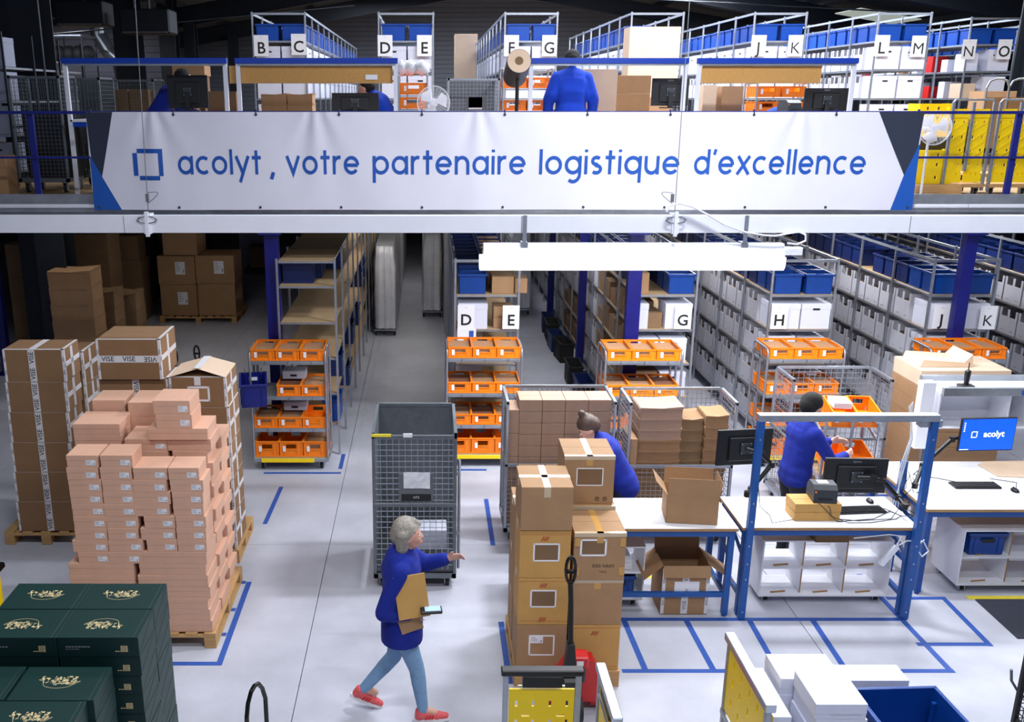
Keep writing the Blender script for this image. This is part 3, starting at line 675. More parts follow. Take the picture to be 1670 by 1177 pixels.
# ================================================================ NEAR LEFT: green gift boxes
GW, GD, GH = .474, .308, .128
def gift_mesh():
    b = B(); b.bev(-GW / 2, GW / 2, -GD / 2, GD / 2, 0, GH - .001, .002)
    b.bev(-GW / 2 - .0015, GW / 2 - .028, -GD / 2 - .0015, GD / 2 - .002, GH - .004, GH, .001); b.bev(GW / 2 - .026, GW / 2, -GD / 2, GD / 2, GH - .005, GH - .0008, .001)
    b.box(-GW / 2 + .02, GW / 2 - .02, -GD / 2 - .002, -GD / 2, .002, GH - .01)
    b.bar((GW / 2 + .0006, -GD / 2 + .01, .02), (GW / 2 + .0006, GD / 2 - .02, GH - .01), .002, .003)
    return b.mesh('gift_box', ['green_card'])
def bouquet():
    rr = random.Random(5); b = B(); Z = 0
    def line(p, q, wd=.0016): b.bar((p[0], p[1], Z), (q[0], q[1], Z), wd, .0006)
    rim = [(-.075 + .15 * k / 16, -.012 - .022 * math.sin(math.pi * k / 16) ** .6) for k in range(17)]
    for p, q in zip(rim[:-1], rim[1:]): line(p, q)
    line(rim[0], (-.08, .01)); line(rim[-1], (.105, .012)); line((.105, .012), (.07, .0)); line((-.08, .01), (-.11, .02)); line((-.11, .02), (-.075, .03))
    for k in range(26):
        x = rr.uniform(-.08, .08); y0 = -.008 + .012 * rr.random(); a = rr.uniform(-.9, .9); L = rr.uniform(.012, .05); p = (x + L * math.sin(a), y0 + L * math.cos(a)); line((x, y0), p, .0014)
        r = rr.uniform(.002, .0055); b.disc((p[0], p[1], Z), r, 2, 6, .0006)
        for j in range(3):
            t = rr.uniform(0, 6.28); b.disc((p[0] + r * 1.6 * math.cos(t), p[1] + r * 1.3 * math.sin(t), Z), r * .7, 2, 5, .0006)
    for k in range(34): x = rr.uniform(-.07, .07); y = rr.uniform(-.012, .008); line((x, y), (x + rr.uniform(.006, .016), y + rr.uniform(-.005, .008)), .0022)
    return b.mesh('gold_print', ['gold_print'])
gm, bq = gift_mesh(), bouquet()
sq = B()
sq.box(-.02, .02, -.0006, 0, -.02, .02); sqm = sq.mesh('tan_square', ['gold_print']); sq2 = B()
for k in range(4): sq2.box(-.014, .014, -.001, -.0006, -.014 + k * .009, -.012 + k * .009)
sqm2 = sq2.mesh('print_lines', ['green_card']); sm_ = B()
for k in range(8): sm_.box(-.07 + k * .018, -.056 + k * .018, -.0006, 0, 0, .006)
for k in range(5): sm_.box(-.07 + k * .016, -.058 + k * .016, -.0006, 0, -.014, -.011)
sml = sm_.mesh('small_print', ['paper_ink']); sn = B()
for k in range(3): sn.box(-.02 + k * .014, -.01 + k * .014, -.0006, 0, -.004, .002)
snl = sn.mesh('small_print', ['gold_print'])
GR = [('rear', 5.22, 10), ('second', 4.905, 10), ('third', 4.5, 9), ('front', 4.185, 9)]
pallet(-3.1, -1.72, 4.0, 5.4, 'wooden pallet under the dark green gift boxes')
for ri, (rn, yc, nl) in enumerate(GR):
    xr = -1.675 if ri < 2 else -1.805 - (.035 if ri == 3 else 0)
    for ci in range(3):
        for k in range(nl):
            if ci == 2 and (k < nl - 2): continue
            if ci == 1 and k < nl - 6 and False: continue
            zz = PH + (k if ci < 2 else k) * (GH + .001)
            xc = xr - GW / 2 - ci * (GW + (.004 if ri < 2 else .02)) + R.uniform(-.004, .004) * (k < nl - 1)
            if ci == 2: continue
            side = ('right', 'left')[ci]; fromtop = nl - 1 - k
            lay = 'top' if fromtop == 0 else ORD[fromtop] + ' from top'
            lb = f'dark green gift box, {lay} layer, {side} stack of the {rn} row'
            o = put('gift_box', gm, None, (xc, yc + R.uniform(-.003, .003), zz)); tag(o, lb, 'box', 'dark green gift boxes on a pallet')
            if fromtop == 0: g_ = put('gold_print', bq, o, (-.01, -.0, GH + .0004), rz=math.pi * (ri == 1)); g_.scale = (1.1, 1.4, 1)
            if ri in (1,) and ci == 0 or fromtop == 0 and ri == 1:
                s1 = put('tan_square', sqm, o, (GW * .32, -GD / 2 - .0022, GH * .42)); put('print_lines', sqm2, s1)
                put('small_print', snl, o, (GW * .25, -GD / 2 - .0022, GH * .3))
                if fromtop == 0: put('small_print', sml, o, (-GW * .25, -GD / 2 - .0022, GH * .5))
# ================================================================ pink cartons on their pallet
pallet(-2.95, -1.76, 6.84, 8.0, 'wooden pallet under the pile of small pinkish boxes, in blue tape bay')
PB = .1055
def pink(x0, x1, y0, y1, z, h, label, lab=True, jit=.004):
    w, d = x1 - x0, y1 - y0
    parts = [('label', w * .5 - .095, h * .2, .075, h * .42)] if lab else []
    o = put('cardboard_box', cached(('pk', round(w, 3), round(d, 3), h), lambda: B().bev(-w / 2, w / 2, -d / 2, d / 2, 0, h - .001, .002).bev(-w / 2 - .0015, w / 2 + .0015, -d / 2 - .0015, d / 2 + .0015, h * .58, h, .002).mesh('cardboard_box', ['kraft_pink'])), None,
            ((x0 + x1) / 2 + R.uniform(-jit, jit), (y0 + y1) / 2 + R.uniform(0, jit), z), R.uniform(-.01, .01))
    tag(o, label, 'box', 'small pinkish boxes with white labels')
    for p in parts: carton_part(o, w, d, h, *p)
    return o
YF = 6.86
def px_stack(us, vt, nm, d=.25, y=YF, wtop=None, lab=True, n=None, zb=None, name2=''):
    n = len(us); 
    for k, (u0, u1) in enumerate(us):
        z = zb + (n - 1 - k) * PB; v = vt + k * 21
        t = (y * CT - (z + .05 - HC) * ST) / FPX
        x0, x1 = (u0 - U0) * t, (u1 - U0) * t
        lay = 'top box' if k == 0 else ORD[k] + ' box down'
        pink(x0, x1, y, y + d, z, PB - .0005, f'small pinkish box, {lay} of {nm}', lab)
A = [(108, 159), (109, 160), (112, 165), (115, 167), (117, 170), (120, 173), (123, 175), (119, 176), (127, 178)]
Bc = [(163, 215), (164, 215), (167, 217), (168, 219), (170, 221), (173, 224), (176, 225), (177, 233), (178, 230)]
Cc = [(217, 272), (217, 272), (219, 277), (220, 276)]; Cd = [(235, 285), (230, 286), (240, 289)]
Dc = [(275, 325), (278, 332), (281, 331), (283, 332), (286, 335), (288, 336), (291, 338)]
px_stack(A, 738, 'the leftmost column of the pinkish pile', zb=PH + 6 * PB)
px_stack(Bc, 738, 'the second column from left, pinkish pile', zb=PH + 6 * PB)
px_stack(Cd, 838, 'the recessed lower part, third column of pinkish pile', zb=PH + 7 * PB)
px_stack(Cc, 749, 'the third column from left, pinkish pile', zb=PH + 10 * PB)
px_stack(Dc, 746, 'the rightmost front column, pinkish pile', zb=PH + 7 * PB)
for k in range(6):
    pink(-2.93, -2.4, YF, YF + .34, PH + k * PB, PB - .0005, f'wide pinkish box, {ORD[k]} layer up, left half of the pile base', False)
for k in range(7):
    pink(-2.375 + .02 * (k % 2), -1.79 - .01 * (k % 3), YF, YF + .34, PH + k * PB, PB - .0005, f'wide pinkish box, {ORD[k]} layer up, right half of the pile base', False)
# rows behind the front columns
yr = [7.225, 7.58]
for ri, yy in enumerate(yr):
    for k in range(15 if ri == 0 else 14):
        w_ = (.33, .29, .36, .31)[(k + ri) % 4]; x1 = -1.78 - (.0, .025, .01, .04)[(k * 3 + ri) % 4]
        pink(x1 - w_, x1, yy, yy + .33 - .02 * (k % 2), PH + k * PB, PB - .0005, f'pinkish box on right flank, {ORD[k]} layer up, {("middle", "rear")[ri]} row', False)
for k in range(15): pink(-2.5, -2.15, 7.225, 7.55, PH + k * PB, PB - .0005, f'pinkish box in middle row centre stack, {ORD[k]} layer up', k == 14)
for k in range(16): pink(-2.95, -2.56, 7.3, 7.62, PH + k * PB, PB - .0005, f'pinkish box in middle row left stack, {ORD[k]} layer up', False)
zt2 = PH + 15 * PB
pink(-2.29, -1.80, 7.20, 7.53, zt2, .1, 'wide pinkish box lying under the two topmost boxes', False)
pink(-2.22, -1.925, 7.20, 7.52, zt2 + .101, .12, 'lower of two boxes on the very top of pinkish pile')
pink(-2.23, -1.93, 7.20, 7.52, zt2 + .222, .12, 'uppermost box of the whole pinkish pile')
pink(-2.57, -2.28, 7.6, 7.95, PH + 14 * PB, .3, 'plain pinkish box standing behind the pile, beside the topmost two', False)
pink(-2.90, -2.62, 7.66, 7.95, PH + 14 * PB, .3, 'plain pinkish box at the rear left of the pile', False)
for k in range(14): pink(-2.55, -2.2, 7.62, 7.93, PH + k * PB, PB - .0005, f'pinkish box in rear row centre stack, {ORD[k]} layer up', False)
for k in range(14): pink(-2.93, -2.6, 7.66, 7.95, PH + k * PB, PB - .0005, f'pinkish box in rear row left stack, {ORD[k]} layer up', False)
# ================================================================ cartons closed with printed tape
def vise(x0, x1, y0, y1, z, h, label, **kw):
    w, d = x1 - x0 - .004, y1 - y0 - .004
    o = carton((x0 + x1) / 2, (y0 + y1) / 2, z, w, d, h - .002, label, 'kraft_shade', group='brown boxes sealed with printed tape', rz=R.uniform(-.006, .006))
    branded_tape(o, w, d, h - .002, **kw); return o
pallet(-4.35, -3.5, 8.72, 9.6, 'wooden pallet under the tall taped box stack at far left')
zz = PH; hs = [.33, .325, .32, .32, .315, .33]
for k, h in enumerate(hs):
    vise(-4.2 + .012 * k, -3.6 + .012 * k, 8.74, 9.14, zz, h, f'brown taped box, {"bottom" if k == 0 else ORD[k] + " up"} of the tall stack beside the pink pile' if k < 5 else 'brown taped box on top of the tall stack at far left', x=0.0 + .01 * (3 - k), flip=True)
    zz += h
zz = PH
for k, h in enumerate((.36, .36, .36, .36, .36)):
    vise(-4.18, -3.52, 9.16, 9.58, zz, h, f'brown taped box, {ORD[k]} up in the stack behind the tall left stack', vertical=False); zz += h
pallet(-3.15, -1.85, 8.32, 9.1, 'wooden pallet under the taped boxes behind the pinkish pile')
zz = PH
for k, h in enumerate((.35, .35, .35, .35, .35)):
    vise(-3.12, -2.44, 8.4, 8.8, zz, h, f'brown taped box, {ORD[k]} up in the middle stack behind the pinkish pile', x=.03, flip=False); zz += h
vise(-3.08, -2.48, 8.36, 8.9, zz, .39, 'large brown box with printed tape band across it, on top of middle stack', vertical=False, front_band=.2)
zz = PH
for k, h in enumerate((.37, .37, .37, .37)):
    o = vise(-2.4, -1.87, 8.34, 8.82, zz, h, f'brown taped box with white frame, {ORD[k]} up in the right stack behind pink pile', vertical=False)
    carton_part(o, .526, .476, h, 'frame', -.09, .1, .2, .13, .02, 1); zz += h
o = vise(-2.42, -1.88, 8.34, 8.82, zz, .3, 'brown box with bulging half-open top flaps, on top of right stack', vertical=False)
carton_part(o, .536, .476, .3, 'frame', -.1, .06, .21, .15, .02, 1); flat('printed_tape', 'tape', o, -.03, .03, .22, .298, -.24)
b = B(); b.quad((-.27, -.25, .3), (.0, -.22, .375), (.0, .23, .375), (-.27, .24, .3)); b.quad((.0, -.22, .378), (.27, -.25, .3), (.27, .24, .3), (.0, .23, .378)); b.build('top_flaps', ['kraft_pale'], o)
B().bar((0, -.21, .38), (0, .22, .38), .07, .002).build('printed_tape', ['tape'], o)
zz = PH
# left border: kraft wall of boxes and small cart with pink boxes
for k in range(4): carton(-4.28, 7.3, .18 + k * .34, .5, .4, .335, f'dark brown box at the left picture border, {ORD[k]} up beside the taped stack' if 0 else f'dark brown box beside the tall taped stack, {ORD[k]} from floor', 'kraft_dark', group='dark brown boxes at the left border')
yc = thing('platform_trolley', 'small trolley with yellow panel and black push bar behind the green boxes', 'trolley', (-3.6, 6.35, 0))
b = B(); b.bev(-.62, .25, -.3, .3, .14, .18, .005); b.build('deck', ['zinc_dark'], yc)
B().bev(.2, .24, -.24, .24, .2, .86, .01).build('side_panel', ['yellow'], yc); B().bev(.19, .26, -.3, .3, .86, .91, .01).build('push_bar', ['black_gloss'], yc)
for sx in (-.5, .15):
    for sy in (-.2, .2): caster(yc, sx, sy, .055, .14)
for k in range(6): 
    for i in range(2): pink(-4.16 + i * .4 - .03, -3.8 + i * .4 - .04, 6.1, 6.5, .181 + k * .126, .125, f'pinkish box on the small yellow trolley, {ORD[k]} up, {("left", "right")[i]} column', False)
# ================================================================ centre stack of tall cartons
pallet(.69, 1.51, 6.31, 7.14, 'wooden pallet under the tall yellowish cartons, being lifted by the red pallet truck')
def big(x0, x1, y0, y1, z, h, label, mat, parts): return carton((x0 + x1) / 2, (y0 + y1) / 2, z, x1 - x0 - .006, y1 - y0 - .006, h - .002, label, mat, parts=parts, rz=R.uniform(-.01, .01), group='tall shipping cartons on the centre pallet')
LX, RX_ = (.70, 1.09), (1.105, 1.5)
big(*LX, 6.32, 6.71, PH, .4, 'brown carton with torn white label, lowest of the left front column on centre pallet', 'kraft', [('frame', -.1, .13, .2, .18, .012, 1), ('label', -.09, .24, .1, .06)])
big(*LX, 6.32, 6.71, PH + .4, .4, 'yellowish carton with white frame, second up in left front column, centre pallet', 'kraft_yellow', [('frame', -.1, .15, .2, .15, .012), ('perf', .37, -.05), ('perf', .03, -.0), ('top_tape',)])
big(*LX, 6.32, 6.71, PH + .8, .4, 'yellowish carton with white frame, third up in left front column, centre pallet', 'kraft_yellow', [('frame', -.09, .14, .2, .15, .012), ('perf', .36, -.05), ('top_tape',)])
big(*LX, 6.31, 6.74, PH + 1.2, .35, 'plain brown carton with clear tape on top, summit of left front column', 'kraft', [('top_tape',), ('cross_tape', 'clear_tape')])
big(*RX_, 6.32, 6.71, PH, .4, 'yellowish carton with red mark, lowest of the right front column, centre pallet', 'kraft_yellow', [('perf', .37, -.06), ('perf', .03, .01), ('top_tape',)])
big(*RX_, 6.32, 6.71, PH + .4, .39, 'plain brown carton, second up in the right front column, centre pallet', 'kraft', [('top_tape',), ('edge_tape', 'clear_tape'), ('cross_tape', 'brown_tape')])
o = big(*RX_, 6.31, 6.72, PH + .79, .39, 'carton reading OPEN SIDE upside down with white frame, top of right front column', 'kraft', [('frame', -.15, .2, .2, .14, .014), ('text', 'OPEN SIDE', .035, .03, .12, 'ink', math.pi), ('text', '3 Pcs', .026, .03, .07, 'ink', math.pi), ('cross_tape', 'brown_tape'), ('edge_tape', 'clear_tape')])
for sx in (-1, 1):
    for z in (.04, .28): flat('tape_patch', 'brown_tape', o, min(sx * .19, sx * .15), max(sx * .19, sx * .15), z, z + .07, -.205)
for k in range(3):
    big(*LX, 6.74, 7.13, PH + k * .4, .4, f'brown carton, {ORD[k]} up in the left rear column of centre pallet', 'kraft', [('top_tape',)])
    big(*RX_, 6.74, 7.13, PH + k * .4, .4, f'brown carton, {ORD[k]} up in the right rear column of centre pallet', 'kraft', [('top_tape',), ('edge_tape', 'clear_tape')])
o = big(1.08, 1.48, 6.75, 7.15, PH + 1.22, .4, 'big brown carton with white frame, summit of the right rear column', 'kraft', [('frame', -.1, .15, .21, .15, .008), ('cross_tape', 'brown_tape'), ('edge_tape', 'clear_tape')])
B().box(-.19, .19, -.19, .19, 0, .018).build('wood_spacer', ['wood'], None, (1.28, 6.95, PH + 1.2)); tag(bpy.data.objects['wood_spacer'], 'thin board between the cartons of the right rear column', 'board')
for sx in (.07, .13):
    r1 = B()
    for k in range(10): a, a2 = k * .628, (k + 1) * .628; r1.bar((.016 * math.cos(a), 0, .016 * math.sin(a)), (.016 * math.cos(a2), 0, .016 * math.sin(a2)), .003, .001, (0, 1, 0))
    r1.bar((-.008, 0, 0), (.008, 0, .006), .004, .001, (0, 1, 0)); r1.build('round_mark', ['ink'], o, (sx, -.199, .04))
# ---- red pallet truck
pt = thing('pallet_truck', 'red and black hand pallet truck under the centre pallet', 'pallet truck', (1.07, 6.02, 0), rz=0)
b = B()
for sx in (-.12, .24): b.bev(sx - .08, sx + .08, .0, 1.1, .045, .1, .006)
b.build('forks', ['red'], pt)
b = B(); b.prism([(-.2, .09), (.33, .09), (.33, .14), (.17, .44), (-.03, .42), (-.2, .14)], 1, -.02, .1); b.build('fork_yoke', ['red'], pt)
b = B(); b.bev(-.09, .06, -.2, .0, .1, .4, .02); b.tube((-.02, -.1, .38), (-.02, -.1, .5), .04, 12); b.bev(.0, .1, -.1, .04, .3, .48, .015); b.build('hydraulic_pump', ['black'], pt)
b = B(); b.bev(.0, .12, -.1, .02, .42, .52, .01); b.build('pump_cover', ['red'], pt); B().box(.03, .08, -.102, -.1, .45, .49).build('sticker', ['paper'], pt)
for sx in (-.06, .06): B().tube((sx - .02, -.12, .1), (sx + .02, -.12, .1), .095, 20).build('steering_wheel', ['rubber'], pt)
for sx in (-.12, .24): B().tube((sx - .03, .98, .045), (sx + .03, .98, .045), .04, 12).build('fork_roller', ['rubber'], pt)
b = B(); b.prism([(-.075, .38), (.03, .38), (.0, .66), (-.05, .66)], 1, -.16, -.09); b.tube((-.025, -.13, .62), (-.025, -.05, .95), .019, 10).tube((-.025, -.05, .95), (-.03, -.02, 1.08), .019, 10); b.build('tow_bar', ['black'], pt)
b = B(); pts = [(-.03 + .035 * math.sin(t), -.02 + .045 * (1 - math.cos(t)) * .25, 1.18 - .1 * math.cos(t)) for t in [k * math.pi / 8 for k in range(17)]]; b.path(pts, .012, 8); b.bar((-.055, -.01, 1.17), (-.0, -.01, 1.17), .03, .02); b.build('handle_loop', ['black_gloss'], pt)
# ================================================================ ORANGE CRATE TROLLEYS in front of the racks
TR = [(-2.13, -1.2, 10.7, 'beside the wooden shelving', 'left of five'), (.24, 1.17, 11.02 - .1, 'before rack D-E', ''), (2.14, 3.08, 10.7, 'before rack F-G', ''), (4.11, 5.06, 10.78, 'before rack H', ''), (6.08, 7.03, 10.78, 'before rack J-K', '')]
LV = [.18, .555, .965, 1.41]
for ti, (x0, x1, y0, wh, _) in enumerate(TR):
    y0 = min(y0, 10.82)
    dy = .5
    tube_frame_cart(x0, x1, y0, LV, f'silver trolley with four tiers of orange crates, {wh}', ztop=1.53, depth=dy)
    for li, z in enumerate(LV):
        for k, sd in enumerate(('left', 'middle', 'right')):
            if ti == 0 and li == 2 and k == 0: continue
            xc = x0 + .13 + .295 * k + (x1 - x0 - .85) / 2 - .0
            tier = ('bottom', 'second', 'third', 'top')[li]
            hh = .2 if li == 0 else .14
            c = orange_crate(xc + .0, y0 + dy / 2, z + .001, f'orange plastic crate, {sd} one on the {tier} tier, trolley {wh}', d=.47, h=hh, group='orange crates on the five trolleys')
            if ti == 0 and li in (0,) and k < 2 or ti == 0 and li == 1 and k == 2: fill = False
            else: fill = not (li == 0 and ti == 1)
            if fill:
                e = put('kraft_envelopes', envelopes_mesh(.255, .41, hh * .72, 'envelope' if li == 3 or (ti + li + k) % 3 else 'envelope_dark', k), None, (xc, y0 + dy / 2 - .006, z + .009))
                tag(e, f'kraft envelopes packed in the {sd} crate, {tier} tier, trolley {wh}', 'envelopes', 'kraft envelopes in the orange crates')
    if ti in (0,):
        for z in (1.28, .84):
            b = B(); b.box(-.14, .14, -.1, .1, 0, .1, 0); b.box(-.045, .035, -.103, -.1, .03, .055, 1)
            o = b.build('white_box', ['white_box', 'ink'], None, (x0 + .5, y0 + .27 + .02, z + (-.04 if z > 1 else -.05))); 
            o.location.z = LV[2] + .145 if z > 1 else LV[1] + .145
            o.location.y = y0 + .36; tag(o, f'flat white box with hand slot lying on the crates, {"third" if z > 1 else "second"} tier, trolley beside wooden shelving', 'box')
o = put('plastic_bin', bin_mesh(.33, .4, .3, 'navy'), None, (-2.07, 10.62, .93), rot=(.12, 0, .18)); tag(o, 'dark blue plastic bin hooked on the left side of the leftmost crate trolley', 'bin')
for sx in (-.1, .1): B().path([(sx, .17, .29), (sx, .24, .33), (sx, .25, .26)], .006, 6).build('hook', ['zinc'], o)
B().box(-.05, .05, .165, .178, .2, .24).build('handle_hole', ['paper'], o)
# ================================================================ ROLL CAGES
rc = roll_cage(-.49, .28, 7.82, 8.68, 1.56, 'tall grey wire roll cage pushed by the walking woman in the aisle', solid_rear=True, split=.97, mat='zinc_dark', deck_z=.17, pitch=.055, wire='zinc')
B().bev(-.37, .37, -.42, .42, .172, .2, .003).build('floor_plate', ['dark_grey'], rc)
B().bev(-.385, .385, -.437, -.415, .84, .875, .003).build('cross_bar', ['zinc_dark'], rc)
b = B(); b.box(-.14, .17, -.44, -.428, .9, 1.17); b.build('document_plate', ['grey_plastic'], rc)
b = B(); b.box(-.12, .15, -.445, -.4405, .905, .97); b.build('placard', ['black'], rc); text('UT2', .03, 'paper', rc, (.015, -.4462, .94))
b = B(); rr = random.Random(4)
g = [[(-.1 + .04 * i, -.446 - .012 * rr.random(), 1.03 + .04 * j) for i in range(7)] for j in range(5)]
for j in range(4):
    for i in range(6): b.quad(g[j][i], g[j][i + 1], g[j + 1][i + 1], g[j + 1][i])
b.build('plastic_pouch', ['film'], rc); B().box(-.385, -.21, -.441, -.43, 1.525, 1.55).build('yellow_tag', ['tape_yellow'], rc); B().box(-.1, -.02, -.441, -.43, 1.52, 1.555).build('card_label', ['paper'], rc)
b = B(); b.box(-.37, -.36, -.4, .4, .3, 1.54); b.build('side_sheet', ['zinc_dark'], rc)
b = B(); b.bar((.41, -.3, .15), (.41, -.3, 1.25), .02, .02); b.box(.385, .415, -.31, -.29, .5, .53); b.box(.385, .415, -.31, -.29, 1.1, 1.13); b.build('locking_rod', ['zinc'], rc)
o = B().bev(-.18, .18, -.12, .12, 0, .2, .003).build('white_box', ['white_box'], None, (.02, 8.35, .202)); tag(o, 'white carton lying at the bottom inside the tall grey roll cage', 'box')
# cage A with small cartons
roll_cage(.8, 1.9, 8.76, 9.34, 1.54, 'roll cage packed with stacked small brown cartons behind the workbench', split=.5, deck_z=.18)
for i in range(4):
    for k in range(11):
        z = .19 + k * .1225
        lay = 'top' if k == 10 else ORD[k] + ' layer'
        carton(1.02 + i * .232 + .03, 8.98, z, .228, .3, .121, f'small brown carton in the roll cage, {ORD[i]} column from left, {lay}', group='small brown cartons in the roll cage', mat='kraft_rose')
for k in range(5): carton(.88, 8.97, .19 + k * .25, .105, .32, .248, f'narrow brown carton along the left side of the roll cage, {ORD[k]} up', group='narrow brown cartons in the roll cage', mat='kraft_rose')
for i in range(3): 
    for k in range(3): carton(1.06 + .27 * i, 8.6, .1 + k * .3 if 0 else .0 + k * .3, .26, .2, .298, f'brown carton in front of the roll cage, {ORD[i]} from left, {ORD[k]} up', group='brown cartons in front of the roll cage') if i < 2 else None
# cage B with open trays
roll_cage(2.02, 3.1, 8.73, 9.26, 1.54, 'roll cage filled with stacks of open brown cartons behind the first bench', split=.5, deck_z=.18)
def tray(x, y, z, w, d, h, label, mat='kraft', open_=.05):
    def f():
        b = B(); b.bev(-w / 2, w / 2, -d / 2, d / 2, 0, h - .012, .002)
        b.prism([(-w / 2, h - .012), (w / 2, h - .012), (w / 2 + .01, h + open_ * .4), (0, h + .002), (-w / 2 - .006, h + open_ * .2)], 1, -d / 2 - .004, d / 2)
        b.prism([(-w / 2 - .004, h * .15), (-w / 2, h * .15), (-w / 2, h), (-w / 2 - .012, h)], 1, -d / 2, d / 2); b.box(w * .1, w * .14, -d / 2 - .006, -d / 2, h - .02, h - .005)
        return b.mesh('open_carton', [mat])
    o = put('open_carton', cached(('tray', w, d, h, mat, open_), f), None, (x, y, z), R.uniform(-.02, .02)); return tag(o, label, 'box', 'open brown cartons stacked in the second roll cage')
for k in range(11): tray(2.36, 8.99, .19 + k * .115, .42, .36, .112, f'open brown carton, {ORD[k]} up in the wide left stack of second roll cage', 'kraft_rose' if k > 7 else 'kraft_shade')
for k in range(10): tray(2.7, 9.05, .19 + k * .112, .22, .34, .109, f'open brown carton, {ORD[k]} up in the middle stack of second roll cage', 'kraft_dark')
for k in range(10): tray(2.93, 8.97, .19 + k * .118, .22, .32, .115, f'open brown carton, {ORD[k]} up in the right stack of second roll cage', 'kraft_shade')
carton(2.095, 8.97, .19, .07, .4, .95, 'flat upright brown carton along the left side of second roll cage', 'kraft')
# cage C near the man
roll_cage(3.94, 5.02, 9.52, 10.05, 1.54, 'tall wire roll cage behind the man and his orange crates', split=.5, deck_z=.18, pitch=.06)
o = carton(4.55, 9.8, .19, .5, .36, .2, 'small brown box at the bottom of the wire cage behind the man')
# crate trolley handled by the man
t2 = thing('crate_trolley', 'low trolley with tilted orange crates that the man in blue is loading', 'trolley', (4.38, 9.15, 0), rz=-.12)
b = B()
for sx in (-.26, .26):
    pts = [(sx, -.22, .15), (sx, -.22, 1.18), (sx * .98, -.2, 1.26), (sx * .75, -.2, 1.3)]; b.path(pts, .015, 8); b.path([(sx, .22, .15), (sx, .22, 1.3)], .015, 8)
b.path([(-.2, -.2, 1.3), (.2, -.2, 1.3)], .015, 8); b.bar((0, -.22, .15), (0, -.22, 1.3), .03, .02); b.box(-.28, .28, -.24, .24, .12, .16)
for z in (.62, 1.1): b.bar((-.26, -.22, z - .03), (-.26, .22, z + .06), .02, .03); b.bar((.26, -.22, z - .03), (.26, .22, z + .06), .02, .03)
b.build('frame', ['zinc'], t2)
for sx in (-.2, .2):
    for sy in (-.17, .17): caster(t2, sx, sy, .05, .12)
for li, z in enumerate((.17, .68, 1.17)):
    for k in (0, 1):
        if li == 0 and k == 1: continue
        c = orange_crate(4.38 + (-.12 + .245 * k) + (.02 * li), 9.17, z + .05 * (li > 0), f'large orange crate, {("lowest", "middle", "upper")[li]} tier {("left", "right")[k]} on the trolley at the man', w=.235, d=.38, h=.17, rz=-.12, group='large orange crates at the man', rx=.14 if li else 0)
o = B()
for k in range(5): o.box(-.09, .09, -.12, .12, k * .012, k * .012 + .009)
o = o.build('paper_stack', ['paper'], None, (4.30, 9.17, 1.37), rz=-.12); tag(o, 'stack of white papers in the upper orange crate beside the man', 'paper')
# ================================================================ WORKBENCHES
def bench(x0, x1, y0, y1, z, label, rail=.2, edge='chip', legs=True):
    t = thing('workbench', label, 'workbench', ((x0 + x1) / 2, (y0 + y1) / 2, 0)); w, d = (x1 - x0) / 2, (y1 - y0) / 2
    b = B(); b.bev(-w, w, -d, d, z - .002, z, .001, 0); b.box(-w + .001, w - .001, -d + .001, d - .001, z - .028, z - .0022, 1); b.build('worktop', ['white_melamine', edge], t)
    b = B(); b.box(-w + .02, w - .02, -d + .02, -d + .06, z - .085, z - .029); b.box(-w + .02, w - .02, d - .06, d - .02, z - .085, z - .029)
    for sx in (-1, 1): b.box(sx * (w - .04) - .02, sx * (w - .04) + .02, -d + .06, d - .06, z - .085, z - .029)
    b.build('top_frame', ['blue_steel'], t)
    for sx in (-1, 1):
        for sy in (-1, 1):
            b = B(); b.box(sx * (w - .045) - .025, sx * (w - .045) + .025, sy * (d - .045) - .025, sy * (d - .045) + .025, .02, z - .086, 0); b.tube((sx * (w - .045), sy * (d - .045), 0), (sx * (w - .045), sy * (d - .045), .02), .022, 10, sm=False)
            l = b.build('leg', ['blue_steel'], t)
        B().box(sx * (w - .045) - .018, sx * (w - .045) + .018, -d + .07, d - .07, rail - .02, rail + .02).build('side_rail', ['blue_steel'], t)
        B().bar((sx * (w - .045), -d + .08, z - .3), (sx * (w - .045), d - .08, z - .1), .02, .03).build('brace', ['blue_steel'], t)
    return t, w, d
b1, w1, d1 = bench(.80, 2.70, 7.31, 7.95, .87, 'white-topped workbench with blue legs next to the centre pallet')
B().box(-w1 + .07, w1 - .07, -d1 + .03, -d1 + .06, .19, .235).build('front_rail', ['blue_steel'], b1)
b2, w2, d2 = bench(2.74, 4.27, 7.33, 7.98, .87, 'white-topped packing bench with printer and monitors under a metal gantry')
b = B()
for X, nm in ((2.79, 'l'), (4.235, 'r')):
    p = B().box(X - 3.505 - .028, X - 3.505 + .028, -d2 - .055, -d2 - .003, .01, 1.86, 0); p = p.build('gantry_post', ['blue_steel'], b2)
    h = cached('hole', lambda: B().disc((0, 0, 0), .008, 1, 8, .002).mesh('bolt_hole', ['zinc']))
    for z in (.08, .4, .55, .72, .95, 1.12, 1.7): put('bolt_hole', h, p, (X - 3.505, -d2 - .0565, z))
b = B(); b.box(-.74, .76, -d2 - .06, -d2 + .02, 1.86, 1.915); b.box(-.66, .7, -d2 - .064, -d2 - .06, 1.87, 1.9); b.build('gantry_beam', ['zinc'], b2)
B().box(.62, .8, -d2 - .03, -d2 + .05, 1.8, 1.86).build('corner_bracket', ['zinc'], b2)
b3, w3, d3 = bench(4.53, 6.6, 7.70, 8.85, .87, 'wide white-topped bench at right with keyboard and blue screen', edge='wood')
b = B(); b.box(-w3 - .04, -w3 + .015, -d3 + .45, -d3 + .5, .0, 1.15); b.build('gantry_post', ['blue_steel'], b3)
b = B()
